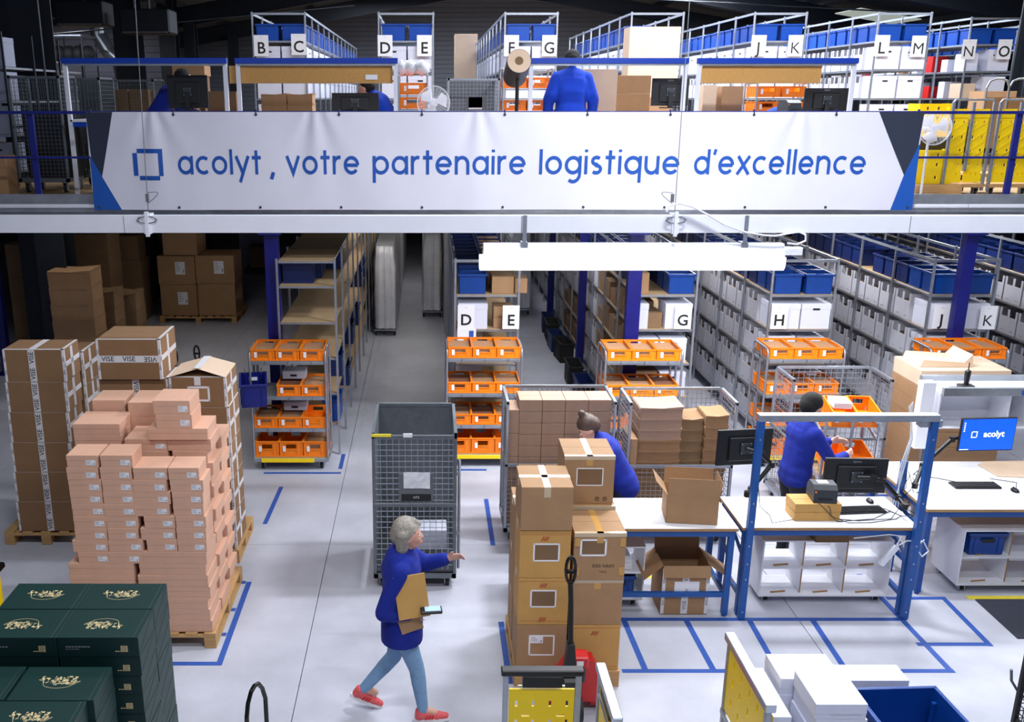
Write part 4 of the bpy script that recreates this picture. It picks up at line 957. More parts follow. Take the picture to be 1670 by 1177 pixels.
for k in range(3):
    pts = [(-w3 - .05 - .012 * k, -d3 + .42, 1.75 - .02 * k), (-w3 - .03 + .02 * math.sin(k), -d3 + .40, 1.4), (-w3 - .09 + .02 * k, -d3 + .40, 1.1), (-w3 - .07, -d3 + .4, .9), (-w3 - .12 + .03 * k, -d3 + .38, .72)]
    b.path(pts, .006, 6)
b.build('cable_bundle', ['cable_white'], b3)
b = B(); rr = random.Random(9)
for k in range(5):
    x, y = -w3 - .02 + .02 * k, -d3 + .4; pts = [(x, y, 1.1 - .03 * k)] + [(x + rr.uniform(-.09, .12), y + rr.uniform(-.06, .06), 1.0 - .09 * j) for j in range(1, 7)]; b.path(pts, .0035, 5)
b.build('cable_tangle', ['black'], b3)
# monitors
def monitor(label, loc, rz, w=.53, h=.31, tilt=0, screen=None, brand=False, arm=None, name='monitor'):
    t = thing(name, label, 'monitor', loc, rz)
    b = B(); b.bev(-w / 2, w / 2, -.014, .014, -h / 2, h / 2, .003); b.bev(-w * .3, w * .3, .014, .035, -h * .36, h * .3, .006); o = b.build('housing', ['black'], t, rz=0)
    s = B().box(-w / 2 + .008, w / 2 - .008, -.0155, -.0141, -h / 2 + .012, h / 2 - .008).build('screen', [screen or 'black_gloss'], t)
    B().box(-.05, .05, .036, .05, -.05, .05).build('mount_plate', ['dark_grey'], t)
    for sx in (-1, 1):
        for sz in (-1, 1): put('screw', cached('scr', lambda: B().disc((0, 0, 0), .005, 1, 8, .003).mesh('screw', ['zinc'])), t, (sx * .042, .0515, sz * .042))
    if brand: text('iiyama', .03, 'paper_ink', t, (0, .0152, h * .42), rot=(math.pi / 2, 0, math.pi), name='brand_lettering')
    if arm:
        b = B(); a = [Vector(p) for p in arm]
        for p, q in zip(a[:-1], a[1:]): b.tube(p, q, .02, 10); b.tube(q - Vector((0, 0, .025)), q + Vector((0, 0, .025)), .028, 10)
        b.build('arm', ['black'], t)
    return t, s
# seen from behind: their backs face the camera, so turned by half a turn
m1, _ = monitor('black monitor seen from behind, left of the gantry above the packing bench', (2.80, 7.66, 1.49), math.pi + .12, w=.5, h=.33, arm=[(0, .05, 0), (-.1, .12, -.02), (-.2, .14, -.12), (-.02, .16, -.34), (.03, .2, -.36)])
m2, _ = monitor('black monitor seen from behind, low over the packing bench beside the printer', (3.88, 7.80, 1.16), math.pi - .04, w=.56, h=.33, brand=True, arm=[(0, .05, 0), (-.12, .1, .02), (-.2, .12, 0), (-.33, .16, -.14), (-.33, .3, -.16)])
m3, s3 = monitor('monitor showing a bright blue screen with white logo on the right bench', (5.33, 8.3, 1.37), .06, w=.54, h=.33, screen='screen', arm=[(0, .05, 0), (-.1, .08, -.04), (-.3, .05, -.06), (-.6, -.02, -.3), (-.76, -.2, -.42)])
text('acolyt', .085, 'screen_white', m3, (.06, -.0165, .005), name='lettering', bold=.002)
b = B()
for x0, x1, z0, z1 in ((-.155, -.105, .028, .036), (-.113, -.105, -.02, .036), (-.163, -.155, -.028, .03), (-.155, -.112, -.028, -.02)): b.box(x0, x1, -.0168, -.0158, z0, z1)
b.build('logo', ['screen_white'], m3)
for k in range(5): B().box(-.245, -.232, -.0168, -.0158, .115 - .02 * k, .126 - .02 * k).build('screen_icon', ['screen_white'], m3)
B().box(-.26, -.17, -.0168, -.0158, -.149, -.143).build('task_bar', ['screen_white'], m3)
# printer on its box
t = carton(3.43, 7.57, .871, .4, .22, .085, 'lower half of the small brown box carrying the label printer', 'kraft_yellow')
t = carton(3.43, 7.57, .957, .406, .226, .075, 'lid half of the small brown box under the label printer', 'kraft_yellow')
pr = thing('label_printer', 'dark grey label printer standing on a small brown box', 'printer', (3.5, 7.58, 1.033), rz=-.1)
b = B(); b.prism([(-.11, 0), (.11, 0), (.11, .1), (.06, .155), (-.06, .155), (-.1, .12)], 0, -.1, .1); b.build('body', ['dark_grey'], pr)
B().box(-.1005, .1005, -.1005, .112, .05, .056).build('seam', ['black'], pr); B().box(-.05, .04, -.03, .04, .1555, .158).build('top_sticker', ['paper'], pr); B().disc((-.085, -.103, .1), .008, 1, 10, .01).build('button', ['orange'], pr); B().box(-.06, .06, -.112, -.11, .03, .045).build('label_slot', ['black'], pr)
b = B(); b.path([(-.02, -.1, .01), (.04, -.13, -.03), (.05, -.15, -.1), (.2, -.15, -.155), (.4, -.12, -.158), (.65, -.02, -.158), (.72, .05, -.155)], .003, 5); b.build('cable', ['black'], pr)
def keyboard(label, x, y, rz=0):
    k_ = thing('keyboard', label, 'keyboard', (x, y, .871), rz); B().bev(-.22, .22, -.07, .07, 0, .018, .004).build('base', ['black'], k_)
    b = B()
    for j in range(5):
        for i in range(18): b.box(-.21 + i * .0235, -.191 + i * .0235, -.06 + j * .024, -.041 + j * .024, .018, .024)
    o = b.build('keys', ['key'], k_); o['kind'] = 'stuff'
keyboard('black keyboard beside the label printer on the packing bench', 3.9, 7.67, .08); keyboard('black keyboard in front of the blue screen', 5.25, 8.22)
for lb, x, y in (('black mouse on the packing bench beside the black keyboard', 4.08, 7.86), ('black mouse on the right bench beside the keyboard', 5.56, 8.1)):
    m = thing('mouse', lb, 'mouse', (x, y, .871)); B().ball((0, 0, .008), .05, 12, 8, (.62, 1, .5)).build('shell', ['black'], m); B().tube((0, .02, .03), (0, .03, .03), .006, 8).build('wheel', ['dark_grey'], m)
c = B()
for pts in ([(3.3, 7.5, .876), (3.0, 7.36, .9), (2.95, 7.3, 1.0), (2.84, 7.26, 1.1), (2.8, 7.24, 1.3)], [(4.02, 7.76, .874), (4.15, 7.7, .874), (4.22, 7.55, .876), (4.24, 7.4, .95)], [(3.6, 7.5, .874), (3.8, 7.46, .873), (4.1, 7.5, .873), (4.2, 7.6, .9), (4.25, 7.6, 1.0)], [(3.42, 7.46, 1.05), (3.6, 7.44, .875), (3.95, 7.5, .873), (4.18, 7.66, .88)]): c.path([Vector(p) for p in pts], .0035, 5)
o = c.build('cables', ['dark_grey'], None); tag(o, 'dark cables lying loosely across the packing bench', 'cable')
c = B(); c.path([(4.9, 8.6, .875), (4.8, 8.5, .874), (5.0, 8.4, .874), (5.15, 8.3, .874)], .004, 5); c.path([(5.6, 8.15, .875), (5.7, 8.3, .874), (5.5, 8.4, .874)], .003, 5)
tag(c.build('cables', ['dark_grey'], None), 'thin cables behind the keyboard on the right bench', 'cable')
o = B(); o.prism([(0, 0), (.9, -.1), (.95, .1), (.95, .42), (.1, .38), (-.02, .3)], 2, 0, .008); o = o.build('cardboard_sheet', ['kraft_pale'], None, (5.6, 8.45, .872)); tag(o, 'loose sheet of cardboard lying on the right bench', 'cardboard')
# white cubby cabinets
def cubby(label, x0, x1, y0, y1, z0, z1, rows, cols, wheels=True, name='cubby_cabinet', stops=True):
    c = thing(name, label, 'cabinet', ((x0 + x1) / 2, (y0 + y1) / 2, 0)); w, d, t = (x1 - x0) / 2, (y1 - y0) / 2, .012
    for sx in (-1, 1): B().box(sx * w - (t if sx > 0 else 0), sx * w + (0 if sx > 0 else t), -d, d, z0, z1).build('side_panel', ['white_melamine'], c)
    for r in range(rows + 1):
        z = z0 + (z1 - z0 - t) * r / rows; B().box(-w + t, w - t, -d + (0 if r in (0, rows) else .01), d, z, z + t).build('shelf' if 0 < r < rows else ('bottom_panel' if r == 0 else 'top_panel'), ['white_melamine'], c)
    for r in range(rows):
        za, zb = z0 + (z1 - z0 - t) * r / rows + t, z0 + (z1 - z0 - t) * (r + 1) / rows
        for k in range(1, cols):
            x = -w + 2 * w * k / cols; b = B(); b.box(x - t / 2, x + t / 2, -d + .05, d - .01, za + .0, zb, 0); b.box(x - t / 2, x + t / 2, -d + .048, -d + .05, za, zb, 1); b.build('divider', ['white_melamine', 'chip'], c)
        if stops:
            for k in range(cols): x = -w + 2 * w * (k + .5) / cols; B().bar((x - .07, -d + .05, za + .006), (x + .07, -d + .07, za + .006), .012, .012).build('stop_strip', ['chip'], c)
    if wheels:
        for sx in (-1, 1):
            for sy in (-1, 1): caster(c, sx * (w - .08), sy * (d - .06), .028, z0)
    return c
cubby('white wheeled cabinet with six open compartments under the packing bench', 3.03, 4.2, 7.56, 7.94, .07, .63, 2, 3)
cubby('white wheeled cabinet with open compartments under the right bench', 4.93, 6.35, 7.74, 8.2, .08, .64, 2, 3)
cubby('small white cabinet under the first bench beside the centre pallet', 1.5, 1.96, 7.5, 7.9, .07, .6, 2, 1, stops=False)
for lb, x, y, z, w_, d_, h_ in (('blue plastic bin in the upper compartment of the cabinet under right bench', 5.18, 7.95, .375, .36, .36, .22), ('dark blue bin in the lower compartment of the small white cabinet', 1.75, 7.68, .085, .3, .3, .2)):
    o = put('plastic_bin', bin_mesh(w_, d_, h_, 'blue_bin'), None, (x, y, z)); tag(o, lb, 'bin'); B().box(-.06, .06, -d_ / 2 - .001, -d_ / 2 + .002, h_ * .6, h_ * .75).build('handle_hole', ['black'], o)
o = carton(3.62, 7.62, .632, .3, .2, .09, 'flat brown box lying on top of the wheeled cabinet under the packing bench', 'kraft_dark')
for k in range(3): tag(B().bev(-.12, .12, -.14, .14, 0, .03, .002).build('paper_ream', ['paper'], None, (1.74, 7.7, .346 + .032 * k)), f'ream of white paper in the small cabinet, {ORD[k]} from below', 'paper')
ps = thing('power_strip', 'white power strip hanging at the front edge under the packing bench', 'power strip', (4.02, 7.3, .62), 0)
B().bar((-.06, 0, -.09), (.06, 0, .09), .045, .03, (0, 1, 0)).build('body', ['white_steel'], ps)
b = B(); b.path([(.06, 0, .09), (.15, .02, .13), (.3, .03, .12), (.34, 0, .04), (.28, -.02, .0), (.22, 0, .08), (.3, .02, .14)], .006, 6); b.path([(.06, 0, .1), (.1, .03, .17), (.0, .04, .18), (-.3, .05, .14)], .005, 6); b.build('cable', ['cable_white'], ps)
# upper cubby over the right bench
up = thing('cubby_shelf', 'white shelf unit with compartments raised above the right bench', 'shelf', (5.85, 8.98, 0))
b = B()
for z in (1.24, 1.60): b.box(-.72, .9, -.17, .17, z, z + .014)
b.box(-.72, .9, .155, .17, 1.25, 1.6); b.build('carcass', ['white_melamine'], up)
for x in (-.72, -.02, .22, .62, .888): B().box(x, x + .012, -.168, .15, 1.255, 1.6).build('divider', ['white_melamine'], up)
B().box(-.9, -.77, -.16, -.06, 1.02, 1.72).build('side_panel', ['white_melamine'], up)
b = B(); b.box(-.72, .9, -.22, -.175, 1.6, 1.68); b.box(-.72, .9, .2, .26, 1.62, 1.68); b.build('rail', ['galva'], up); B().box(-.7, .9, -.17, .2, 1.616, 1.63).build('top_tray', ['white_steel'], up)
B().box(.05, .4, -.2215, -.22, 1.61, 1.66).build('blue_label', ['tape_blue'], up)
for x in (-.6, .8): B().box(x - .02, x + .02, .18, .22, .0, 1.62).build('upright', ['zinc'], up)
sc_ = thing('barcode_scanner', 'black handheld scanner standing in its cradle on the raised shelf', 'scanner', (5.45, 8.95, 1.631)); B().bev(-.07, .07, -.05, .05, 0, .03, .005).build('cradle', ['black'], sc_)
b = B(); b.tube((0, 0, .03), (0, 0, .15), .024, 12, r2=.03).ball((0, 0, .16), .03, 12, 6, (1, 1, 1)); b.tube((0, 0, .18), (0, 0, .26), .005, 6); b.build('scanner_body', ['black'], sc_)
o = B().bev(-.12, .12, -.05, .05, 0, .03, .004).build('network_box', ['black'], None, (5.36, 8.84, 1.631)); tag(o, 'flat black network box on the raised shelf beside the scanner', 'electronics')
for k in range(9): carton(5.86, 9.95, k * .178, .98, .6, .176, f'long flat brown carton, {ORD[k]} up in the stack behind the raised shelf', 'kraft' if k < 8 else 'kraft_pale', group='long flat cartons behind the raised shelf')
o = B(); o.prism([(-.28, 0), (.3, 0), (.28, .14), (.2, .05), (-.25, .08)], 1, -.2, .2); tag(o.build('open_carton', ['kraft_pale'], None, (5.7, 9.98, 1.604)), 'opened pale carton lying on the long flat cartons', 'box')
# open boxes
def open_box(label, x, y, z, w, d, h, mat='kraft', rz=0, flaps=(), dark='kraft_dark'):
    o = thing('open_box', label, 'box', (x, y, z), rz); b = B(); t = .004
    b.box(-w / 2, w / 2, -d / 2, -d / 2 + t, 0, h).box(-w / 2, w / 2, d / 2 - t, d / 2, 0, h).box(-w / 2, -w / 2 + t, -d / 2, d / 2, 0, h).box(w / 2 - t, w / 2, -d / 2, d / 2, 0, h).box(-w / 2, w / 2, -d / 2, d / 2, 0, t); b.build('body', [mat], o)
    for f in flaps:
        sd, dx, dz = f; b = B()
        if sd in 'lr':
            s_ = -1 if sd == 'l' else 1; b.bar((s_ * w / 2, 0, h), (s_ * (w / 2 + dx), 0, h + dz), d - .01, .004, (0, 0, 1)) if abs(dx) > 1e-6 else None
        else:
            s_ = -1 if sd == 'f' else 1; b.bar((0, s_ * d / 2, h), (0, s_ * (d / 2 + dx), h + dz), w - .01, .004, (0, 0, 1))
        b.build('flap', [mat], o)
    return o
o = open_box('open brown box with spread flaps and printed tape, under the first bench', 2.3, 7.55, 0, .42, .36, .48, flaps=(('l', .16, -.14), ('r', .22, -.16), ('f', .03, -.1), ('b', .02, .1)))
tp = flat('printed_tape', 'tape', o, -.03, .03, .01, .46, -.181)
for k in range(2): text('VISE', .05, 'ink', tp, (0, -.0018, -.14 + .28 * k), rot=(math.pi / 2, -math.pi / 2, 0))
lb_ = flat('paper_label', 'paper', o, -.1, .12, .2, .33, -.1825); text('20', .03, 'ink', lb_, (0, -.0016, -.02))
for sx in (-.195, .195):
    e = B().box(sx - .015, sx + .015, -.182, -.1805, .01, .46).build('edge_tape', ['tape'], o)
    for k in range(2): text('VISE', .03, 'ink', e, (sx, -.1828, .12 + .22 * k), rot=(math.pi / 2, math.pi / 2, 0))
o = open_box('open brown box standing on the first bench', 2.33, 7.55, .871, .44, .3, .26, rz=-.12, flaps=(('f', .0001, .16), ('b', .02, .14), ('l', .1, .12), ('r', .02, .13)))
# ================================================================ NEAR RIGHT AND BOTTOM
def slotted(b, w, h, slots, t=.012):                             # panel in the XZ plane, centred in x, with real slots
    xs = sorted({-w / 2, w / 2} | {s[0] for s in slots} | {s[1] for s in slots}); zs = sorted({0, h} | {s[2] for s in slots} | {s[3] for s in slots})
    for xa, xb in zip(xs[:-1], xs[1:]):
        for za, zb in zip(zs[:-1], zs[1:]):
            xm, zm = (xa + xb) / 2, (za + zb) / 2
            if any(s[0] < xm < s[1] and s[2] < zm < s[3] for s in slots): continue
            b.box(xa, xb, -t / 2, t / 2, za, zb)
    return b
def yellow_trolley(label, x, y, rz, w=.47, zt=1.18, bar='black', z0=.25):
    t = thing('picking_trolley', label, 'trolley', (x, y, 0), rz)
    sl = []
    for r in range(5):
        for c in range(4):
            xx = -w * .32 + c * w * .215; zz = zt - .24 - z0 - r * .13; sl.append((xx - .008, xx + .008, zz, zz + .04))
    for r in range(4):
        for c in (0, 1): xx = (-w * .2, w * .25)[c]; zz = zt - .31 - z0 - r * .13; sl.append((xx - .025, xx + .025, zz, zz + .012))
    slotted(B(), w - .08, zt - .12 - z0, sl).build('yellow_panel', ['yellow'], t, (0, 0, z0))
    for sx in (-1, 1): B().bev(sx * (w / 2 - .018) - .016, sx * (w / 2 - .018) + .016, -.016, .016, .12, zt - .02, .003).build('upright', ['zinc'], t)
    B().bev(-w / 2 - .01, w / 2 + .01, -.03, .03, zt - .02, zt + .02, .006).build('push_bar', [bar], t)
    B().box(-w * .25, w * .25, -.02, .02, zt - .1, zt - .035).build('clip_board', ['black'], t); B().box(-w * .3, w * .3, .02, .03, zt - .125, zt - .115).build('clip_rail', ['zinc'], t)
    B().bev(-w / 2, w / 2, -.0, -.5 if False else .02, .12, .16, .003).build('foot_rail', ['zinc'], t)
    B().bev(-w / 2, w / 2, -.55, -.02, .12, .16, .003).build('deck', ['zinc_dark'], t)
    for sx in (-1, 1):
        for sy in (-.5, -.06): caster(t, sx * (w / 2 - .06), sy, .05, .12)
    return t
yellow_trolley('yellow picking trolley with slotted panel and black push bar, bottom centre', .69, 4.79, 0)
yellow_trolley('yellow picking trolley seen edge-on beside the red pallet truck', 1.04, 4.575, math.pi / 2, w=.5, zt=1.19, bar='silver_bar')
yellow_trolley('yellow picking trolley whose rail end just enters the bottom edge', 1.17, 4.1, math.pi / 2, w=.5, zt=1.12, bar='silver_bar')
for o in [o for o in bpy.data.objects if o.name.startswith('picking_trolley')][1:]: o.scale.y = -1 if False else 1
# goods trolley at the bottom right
gt = thing('goods_trolley', 'trolley with yellow end panel carrying white boxes and a blue bin', 'trolley', (2.5, 4.66, 0))
b = B(); b.bev(-.66, .78, -.34, .34, .74, .78, .004); b.bev(-.66, .78, -.34, .34, .14, .18, .004); b.build('deck', ['zinc'], gt)
for sx in (-.64, .76):
    for sy in (-.32, .32): B().bev(sx - .016, sx + .016, sy - .016, sy + .016, .12, .76 if sx > 0 else 1.27, .003).build('upright', ['zinc'], gt)
pn = B(); slotted(pn, .6, .45, [(x - .01, x + .01, z, z + .05) for x in (-.2, -.07, .07, .2) for z in (.08, .22, .34)]); pn.build('yellow_panel', ['yellow'], gt, (-.645, 0, .8), rz=math.pi / 2)
B().bev(-.67, -.61, -.36, .36, 1.25, 1.3, .005).build('end_rail', ['silver_bar'], gt); b = B(); b.path([(-.6, -.3, 1.1), (-.58, -.3, 1.0), (-.6, -.3, .9)], .008, 6); b.build('latch', ['zinc'], gt)
for sx in (-.58, .7):
    for sy in (-.27, .27): caster(gt, sx, sy, .055, .14)
def wbox(x0, x1, y0, y1, z0, z1, label, rz=0):
    w, d, h = x1 - x0, y1 - y0, z1 - z0; b = B(); b.bev(-w / 2, w / 2, -d / 2, d / 2, 0, h - .001, .002, 0); b.bev(-w / 2 - .001, w / 2 + .001, -d / 2 - .001, d / 2 + .001, h * .35, h, .001); b.box(-w * .2, w * .42, -d / 2 - .0015, -d / 2 - .0008, h * .3, h * .31, 1)
    o = b.build('white_box', ['white_box', 'paper_ink'], None, ((x0 + x1) / 2, (y0 + y1) / 2, z0), rz); return tag(o, label, 'box', 'white product boxes on the goods trolley')
for k in range(3): wbox(1.93, 2.03, 4.42, 4.88, .781 + k * .12, .9 + k * .12, f'narrow white box at the left of the goods trolley, {ORD[k]} from below')
for k in range(4): wbox(2.06, 2.42, 4.68, 4.93, .781 + k * .106, .886 + k * .106, f'white box in the rear stack of the goods trolley, {ORD[k]} from below')
for k in range(5): wbox(2.13 + .01 * (k % 2), 2.41 + .01 * (k % 2), 4.36, 4.67, .781 + k * .097, .877 + k * .097, f'white box in the front stack of the goods trolley, {ORD[k]} from below')
o = [o for o in bpy.data.objects if o.name.startswith('white_box')]
for o_, y in ((o[-1], .02),): text('III', .05, 'ink', o_, (-.02, .03, .0825), rot=(0, 0, 0), name='print')
for k in range(3): wbox(2.47, 2.89, 4.82, 4.98, .781 + k * .105, .885 + k * .105, f'long white box behind the blue bin, {ORD[k]} from below')
o = put('plastic_bin', bin_mesh(.52, .36, .315, 'blue_bin'), None, (2.77, 4.58, .782), rz=.04); tag(o, 'large blue plastic bin at the right end of the goods trolley', 'bin')
B().box(.238, .2415, -.05, .05, .22, .26).build('handle_hole', ['paper'], o); B().box(-.13, -.05, -.181, -.17, .08, .18).build('label_holder', ['blue_steel'], o)
for sy in (-.11, .11): B().bev(.205, .232, sy - .012, sy + .012, .02, .25, .004).build('rib', ['blue_bin'], o)
# hand truck handle
ht = thing('hand_truck', 'hand truck with a glossy black loop handle beside the green boxes', 'hand truck', (-.95, 4.45, 0))
b = B(); pts = [(-.035, -.09, .1), (-.035, -.09, 1.1), (-.034, -.085, 1.18), (-.028, -.06, 1.25), (-.016, -.02, 1.295), (-.004, .02, 1.305), (.01, .06, 1.29), (.024, .09, 1.24), (.035, .11, 1.16), (.035, .11, .1)]; b.path(pts, .013, 8); b.build('loop_handle', ['black_gloss'], ht)
b = B(); b.tube((-.035, -.09, .9), (.035, .11, .9), .012, 8).tube((-.035, -.09, .5), (.035, .11, .5), .012, 8); b.build('cross_tube', ['black'], ht); B().bev(-.2, .0, -.15, .17, .02, .035, .003).build('toe_plate', ['black'], ht)
for sy in (-.16, .18): B().tube((.05, sy - .02, .1), (.05, sy + .02, .1), .1, 18).build('wheel', ['rubber'], ht)
roll_cage(3.38, 4.1, 3.9, 4.6, 1.82, 'black wire roll cage cut by the right border of the picture', mat='black', split=.5, pitch=.05)
b = B(); b.path([(3.35, 4.63, 1.3), (3.37, 4.64, 1.22), (3.44, 4.64, 1.12), (3.6, 4.64, 1.04)], .008, 6)
tag(b.build('hook_rod', ['zinc_dark'], None), 'bent steel rod hooked on the black cage at the right border', 'rod')
# ================================================================ SHELVING RACKS
def rack(label, x0, x1, y0, bays, levels, zbase, ztop, pitch=1.0, board='zinc', name='shelving_rack', post='zinc', top_rail=True):
    t = thing(name, label, 'rack', (x0, y0, zbase)); w = x1 - x0
    pm = cached(('post', round(ztop - zbase, 3), post), lambda: B().box(-.013, .013, -.013, .013, 0, ztop - zbase).mesh('post', [post]))
    sh = cached(('shelf', round(w, 3), pitch, board), lambda: B().bev(.017, w - .017, .003, pitch - .003, -.03, -.002, .002, 0).box(.018, w - .018, .004, pitch - .004, -.002, .0, 1).mesh('shelf_board', ['zinc', board]))
    for k in range(bays + 1):
        put('post', pm, t, (0, k * pitch, 0)); put('post', pm, t, (w, k * pitch, 0))
    for z in levels:
        for k in range(bays): put('shelf_board', sh, t, (0, k * pitch, z - zbase))
    if top_rail:
        b = B(); h = ztop - zbase - .05
        b.box(-.02, .0, 0, bays * pitch, h, h + .035); b.box(w, w + .02, 0, bays * pitch, h, h + .035); b.box(0, w, -.01, .01, h, h + .035); b.build('top_rail', ['zinc'], t)
    return t
def sign(letter, x, z, y, label, w=.215, h=.31, size=.2, dot=None):
    s = put('letter_sign', cached(('sign', w), lambda: B().bev(-w / 2, w / 2, -.004, 0, -h / 2, h / 2, .001).mesh('letter_sign', ['paper'])), None, (x, y, z)); tag(s, label, 'sign')
    text(letter, size, 'ink', s, (0, -.0052, -.045), bold=0 if letter in 'MNKW' else .004); 
    b = cached('pin', lambda: B().box(-.02, .02, -.0052, -.0045, 0, .004).mesh('pin', ['paper_ink'])); put('pin', b, s, (0, 0, h * .38))
    if dot: B().box(-.012, .012, -.005, 0, -.012, .012).build('dot', ['ink'], s, (dot, 0, -.1))
    return s
def pick_bin(L, D, H, mat='white_bin'):                          # front faces -x, length along y, two notches with a tongue
    def f():
        b = B(); t = .006; n = .3; hh = H * (1 - n)
        b.box(0, t, -L / 2, L / 2, 0, hh)
        for a, c in ((-.5, -.38), (-.06, .06), (.38, .5)): b.box(0, t, L * a, L * c, hh, H)
        b.box(D - t, D, -L / 2, L / 2, 0, H); b.box(0, D, -L / 2, -L / 2 + t, 0, H); b.box(0, D, L / 2 - t, L / 2, 0, H); b.box(0, D, -L / 2, L / 2, 0, .004)
        b.box(.03, D - .03, -L * .42, L * .42, .004, H * .62, 1)
        b.mi = 2
        for k in (-.3, -.22, .2, .3): b.box(-.001, 0, L * k - .006, L * k + .006, H * .12, H * .16)
        return b.mesh('picking_bin', [mat, 'kraft_dark', 'ink'])
    return cached(('pick', L, D, H, mat), f)
def archive(w, d, h, slot=True, mat='white_box'):                 # closed white storage box, hand slot on the front
    def f():
        b = B(); b.bev(-w / 2, w / 2, 0, d, 0, h, .003, 0); b.bev(-w / 2 - .003, w / 2 + .003, -.003, d, h - .07, h + .001, .002)
        if slot: b.box(-.045, .045, -.004, -.003, h * .6 + .05, h * .6 + .075, 1)
        return b.mesh('storage_box', [mat, 'ink'])
    return cached(('arch', w, d, h, slot, mat), f)
LBL = ('top', 'second', 'third', 'fourth', 'fifth')
merged = {'pick': [], 'blue': []}
def add_merge(kind, me, loc, rz=0): merged[kind].append((me, loc, rz))
LOWER = [('D-E', .37, 1.18, 14, 'DE'), ('F-G', 2.66, 3.44, 14, 'FG'), ('H', 4.39, 5.2, 14, 'H'), ('J-K', 6.42, 7.23, 14, 'JK'), ('L', 8.45, 9.25, 12, 'L')]
LZ = [.21, .665, 1.12, 1.576, 2.03]; YR = 11.6
for rn, x0, x1, bays, code in LOWER:
    rack(f'long galvanised shelving rack signed {rn} under the upper deck' if rn != 'L' else 'galvanised shelving rack at the right border under the upper deck', x0, x1, YR, bays, LZ, .002, 2.5, board='board')
    D = (x1 - x0) / 2 - .02
    wh = f'rack {rn}' if rn != 'L' else 'right border rack'
    # blue bins on the top shelf
    n = int(bays / .345)
    for k in range(n):
        y = YR + .04 + .345 * k + .15
        for c in (0, 1):
            if rn == 'D-E' and c == 1 and k < 6: continue
            if rn == 'F-G' and c == 0 and k < 3: continue
            if rn == 'J-K' and k % 9 == 5: continue
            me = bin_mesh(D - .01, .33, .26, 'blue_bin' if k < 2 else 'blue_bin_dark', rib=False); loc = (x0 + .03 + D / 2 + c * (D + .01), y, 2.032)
            if y < 16.4:
                sd = ('left', 'right')[c]; on = ORD[k] if k < 20 else 'far'
                tag(put('plastic_bin', me, None, loc), f'blue plastic bin on the top shelf of {wh}, {sd} column, {on} from front', 'bin', 'blue bins on the top shelves')
            else: add_merge('blue', me, loc)
    # picking bins on the aisle side
    if rn != 'D-E' or True:
        for li, z in enumerate(LZ[:4][::-1]):
            for k in range(int(bays / .44)):
                y = YR + .05 + .44 * k + .2
                me = pick_bin(.42, D - .02, .36)
                loc = (x0 + .02, y, z + .002)
                if rn == 'F-G' and y < 14.2 and li < 3 or rn == 'F-G' and 15.2 < y < 18 and li > 1:
                    hh = .2 + .13 * ((k * 7 + li) % 3) / 2
                    bx_ = carton(x0 + .02 + D / 2, y, z + .002, D - .04, .38, hh, f'brown box in rack F-G, {LBL[li + 1]} shelf, {ORD[k]} from front', 'kraft_dark', group='brown boxes in rack F-G'); continue
                if rn == 'D-E' and k == 0: continue
                if k == 0 and li == 0 and rn in ('H', 'J-K', 'L'): continue
                if rn == 'D-E' and (li == 3 or y > 16): continue
                if y < 18.3 and rn != 'D-E' or y < 14:
                    on = ORD[k] if k < 20 else 'far'
                    tag(put('picking_bin', me, None, loc), f'white notched picking bin, {LBL[li + 1]} shelf of {wh}, {on} from front', 'bin', 'white notched picking bins')
                else: add_merge('pick', me, loc)
# white storage boxes at the front ends
def front_box(x, z, label, w=.37, h=.33, y=YR + .02, slot=True, d=.4): tag(put('storage_box', archive(w, d, h, slot), None, (x, y, z + .002)), label, 'box', 'white storage boxes at the rack ends')
front_box(.6, 1.576, 'white storage box behind the letter D sign under the deck', slot=False)
front_box(4.61, 1.576, 'white storage box behind the letter H sign', slot=False); front_box(5.0, 1.576, 'white storage box with hand slot right of the letter H sign')
front_box(6.64, 1.576, 'white storage box behind the letter J sign under the deck', slot=False); front_box(7.03, 1.576, 'white storage box behind the letter K sign under the deck', slot=False)
front_box(3.24, 1.576, 'white storage box behind the letter G sign under the deck', slot=False, w=.34); front_box(2.77, 1.576, 'narrow white storage box at the left front end of rack F-G', w=.16, slot=False)
for x, rn in ((3.2, 'F-G right'), (2.83, 'F-G left'), (5.0, 'H right'), (4.6, 'H left'), (6.64, 'J-K left'), (7.03, 'J-K right')): front_box(x, 1.12, f'white storage box on the middle shelf, front end of rack {rn}', w=.34)
for x, rn in ((5.0, 'H'), (7.03, 'J-K'), (3.22, 'F-G')): front_box(x, .665, f'white storage box low at the right front end of rack {rn}', w=.34)
sign('D', .51, 1.75, YR - .03, 'white sign with letter D on the rack end under the deck'); sign('E', PX(833, 514, YR), 1.745, YR - .03, 'white sign with letter E on the rack post under the deck')
sign('G', PX(1113, 513, YR), 1.745, YR - .03, 'white sign with letter G on the rack end under the deck'); sign('H', PX(1270, 513, YR), 1.745, YR - .03, 'white sign with letter H on the rack end')
sign('J', PX(1534, 513, YR), 1.75, YR - .03, 'white sign with letter J on the rack end under the deck'); sign('K', PX(1609, 515, YR), 1.74, YR - .03, 'white sign with letter K on the rack end under the deck')
s_ = sign('', .5, 1.43, YR - .035, 'white notice with a blue block below the letter D sign', h=.2) if False else None
nt_ = B().box(-.12, .12, -.004, 0, -.1, .1).build('notice', ['paper'], None, (.52, YR - .035, 1.5)); tag(nt_, 'white notice with a blue block below the letter D sign', 'notice'); B().box(.03, .09, -.0055, -.0045, -.09, .07).build('blue_block', ['tape_blue'], nt_)
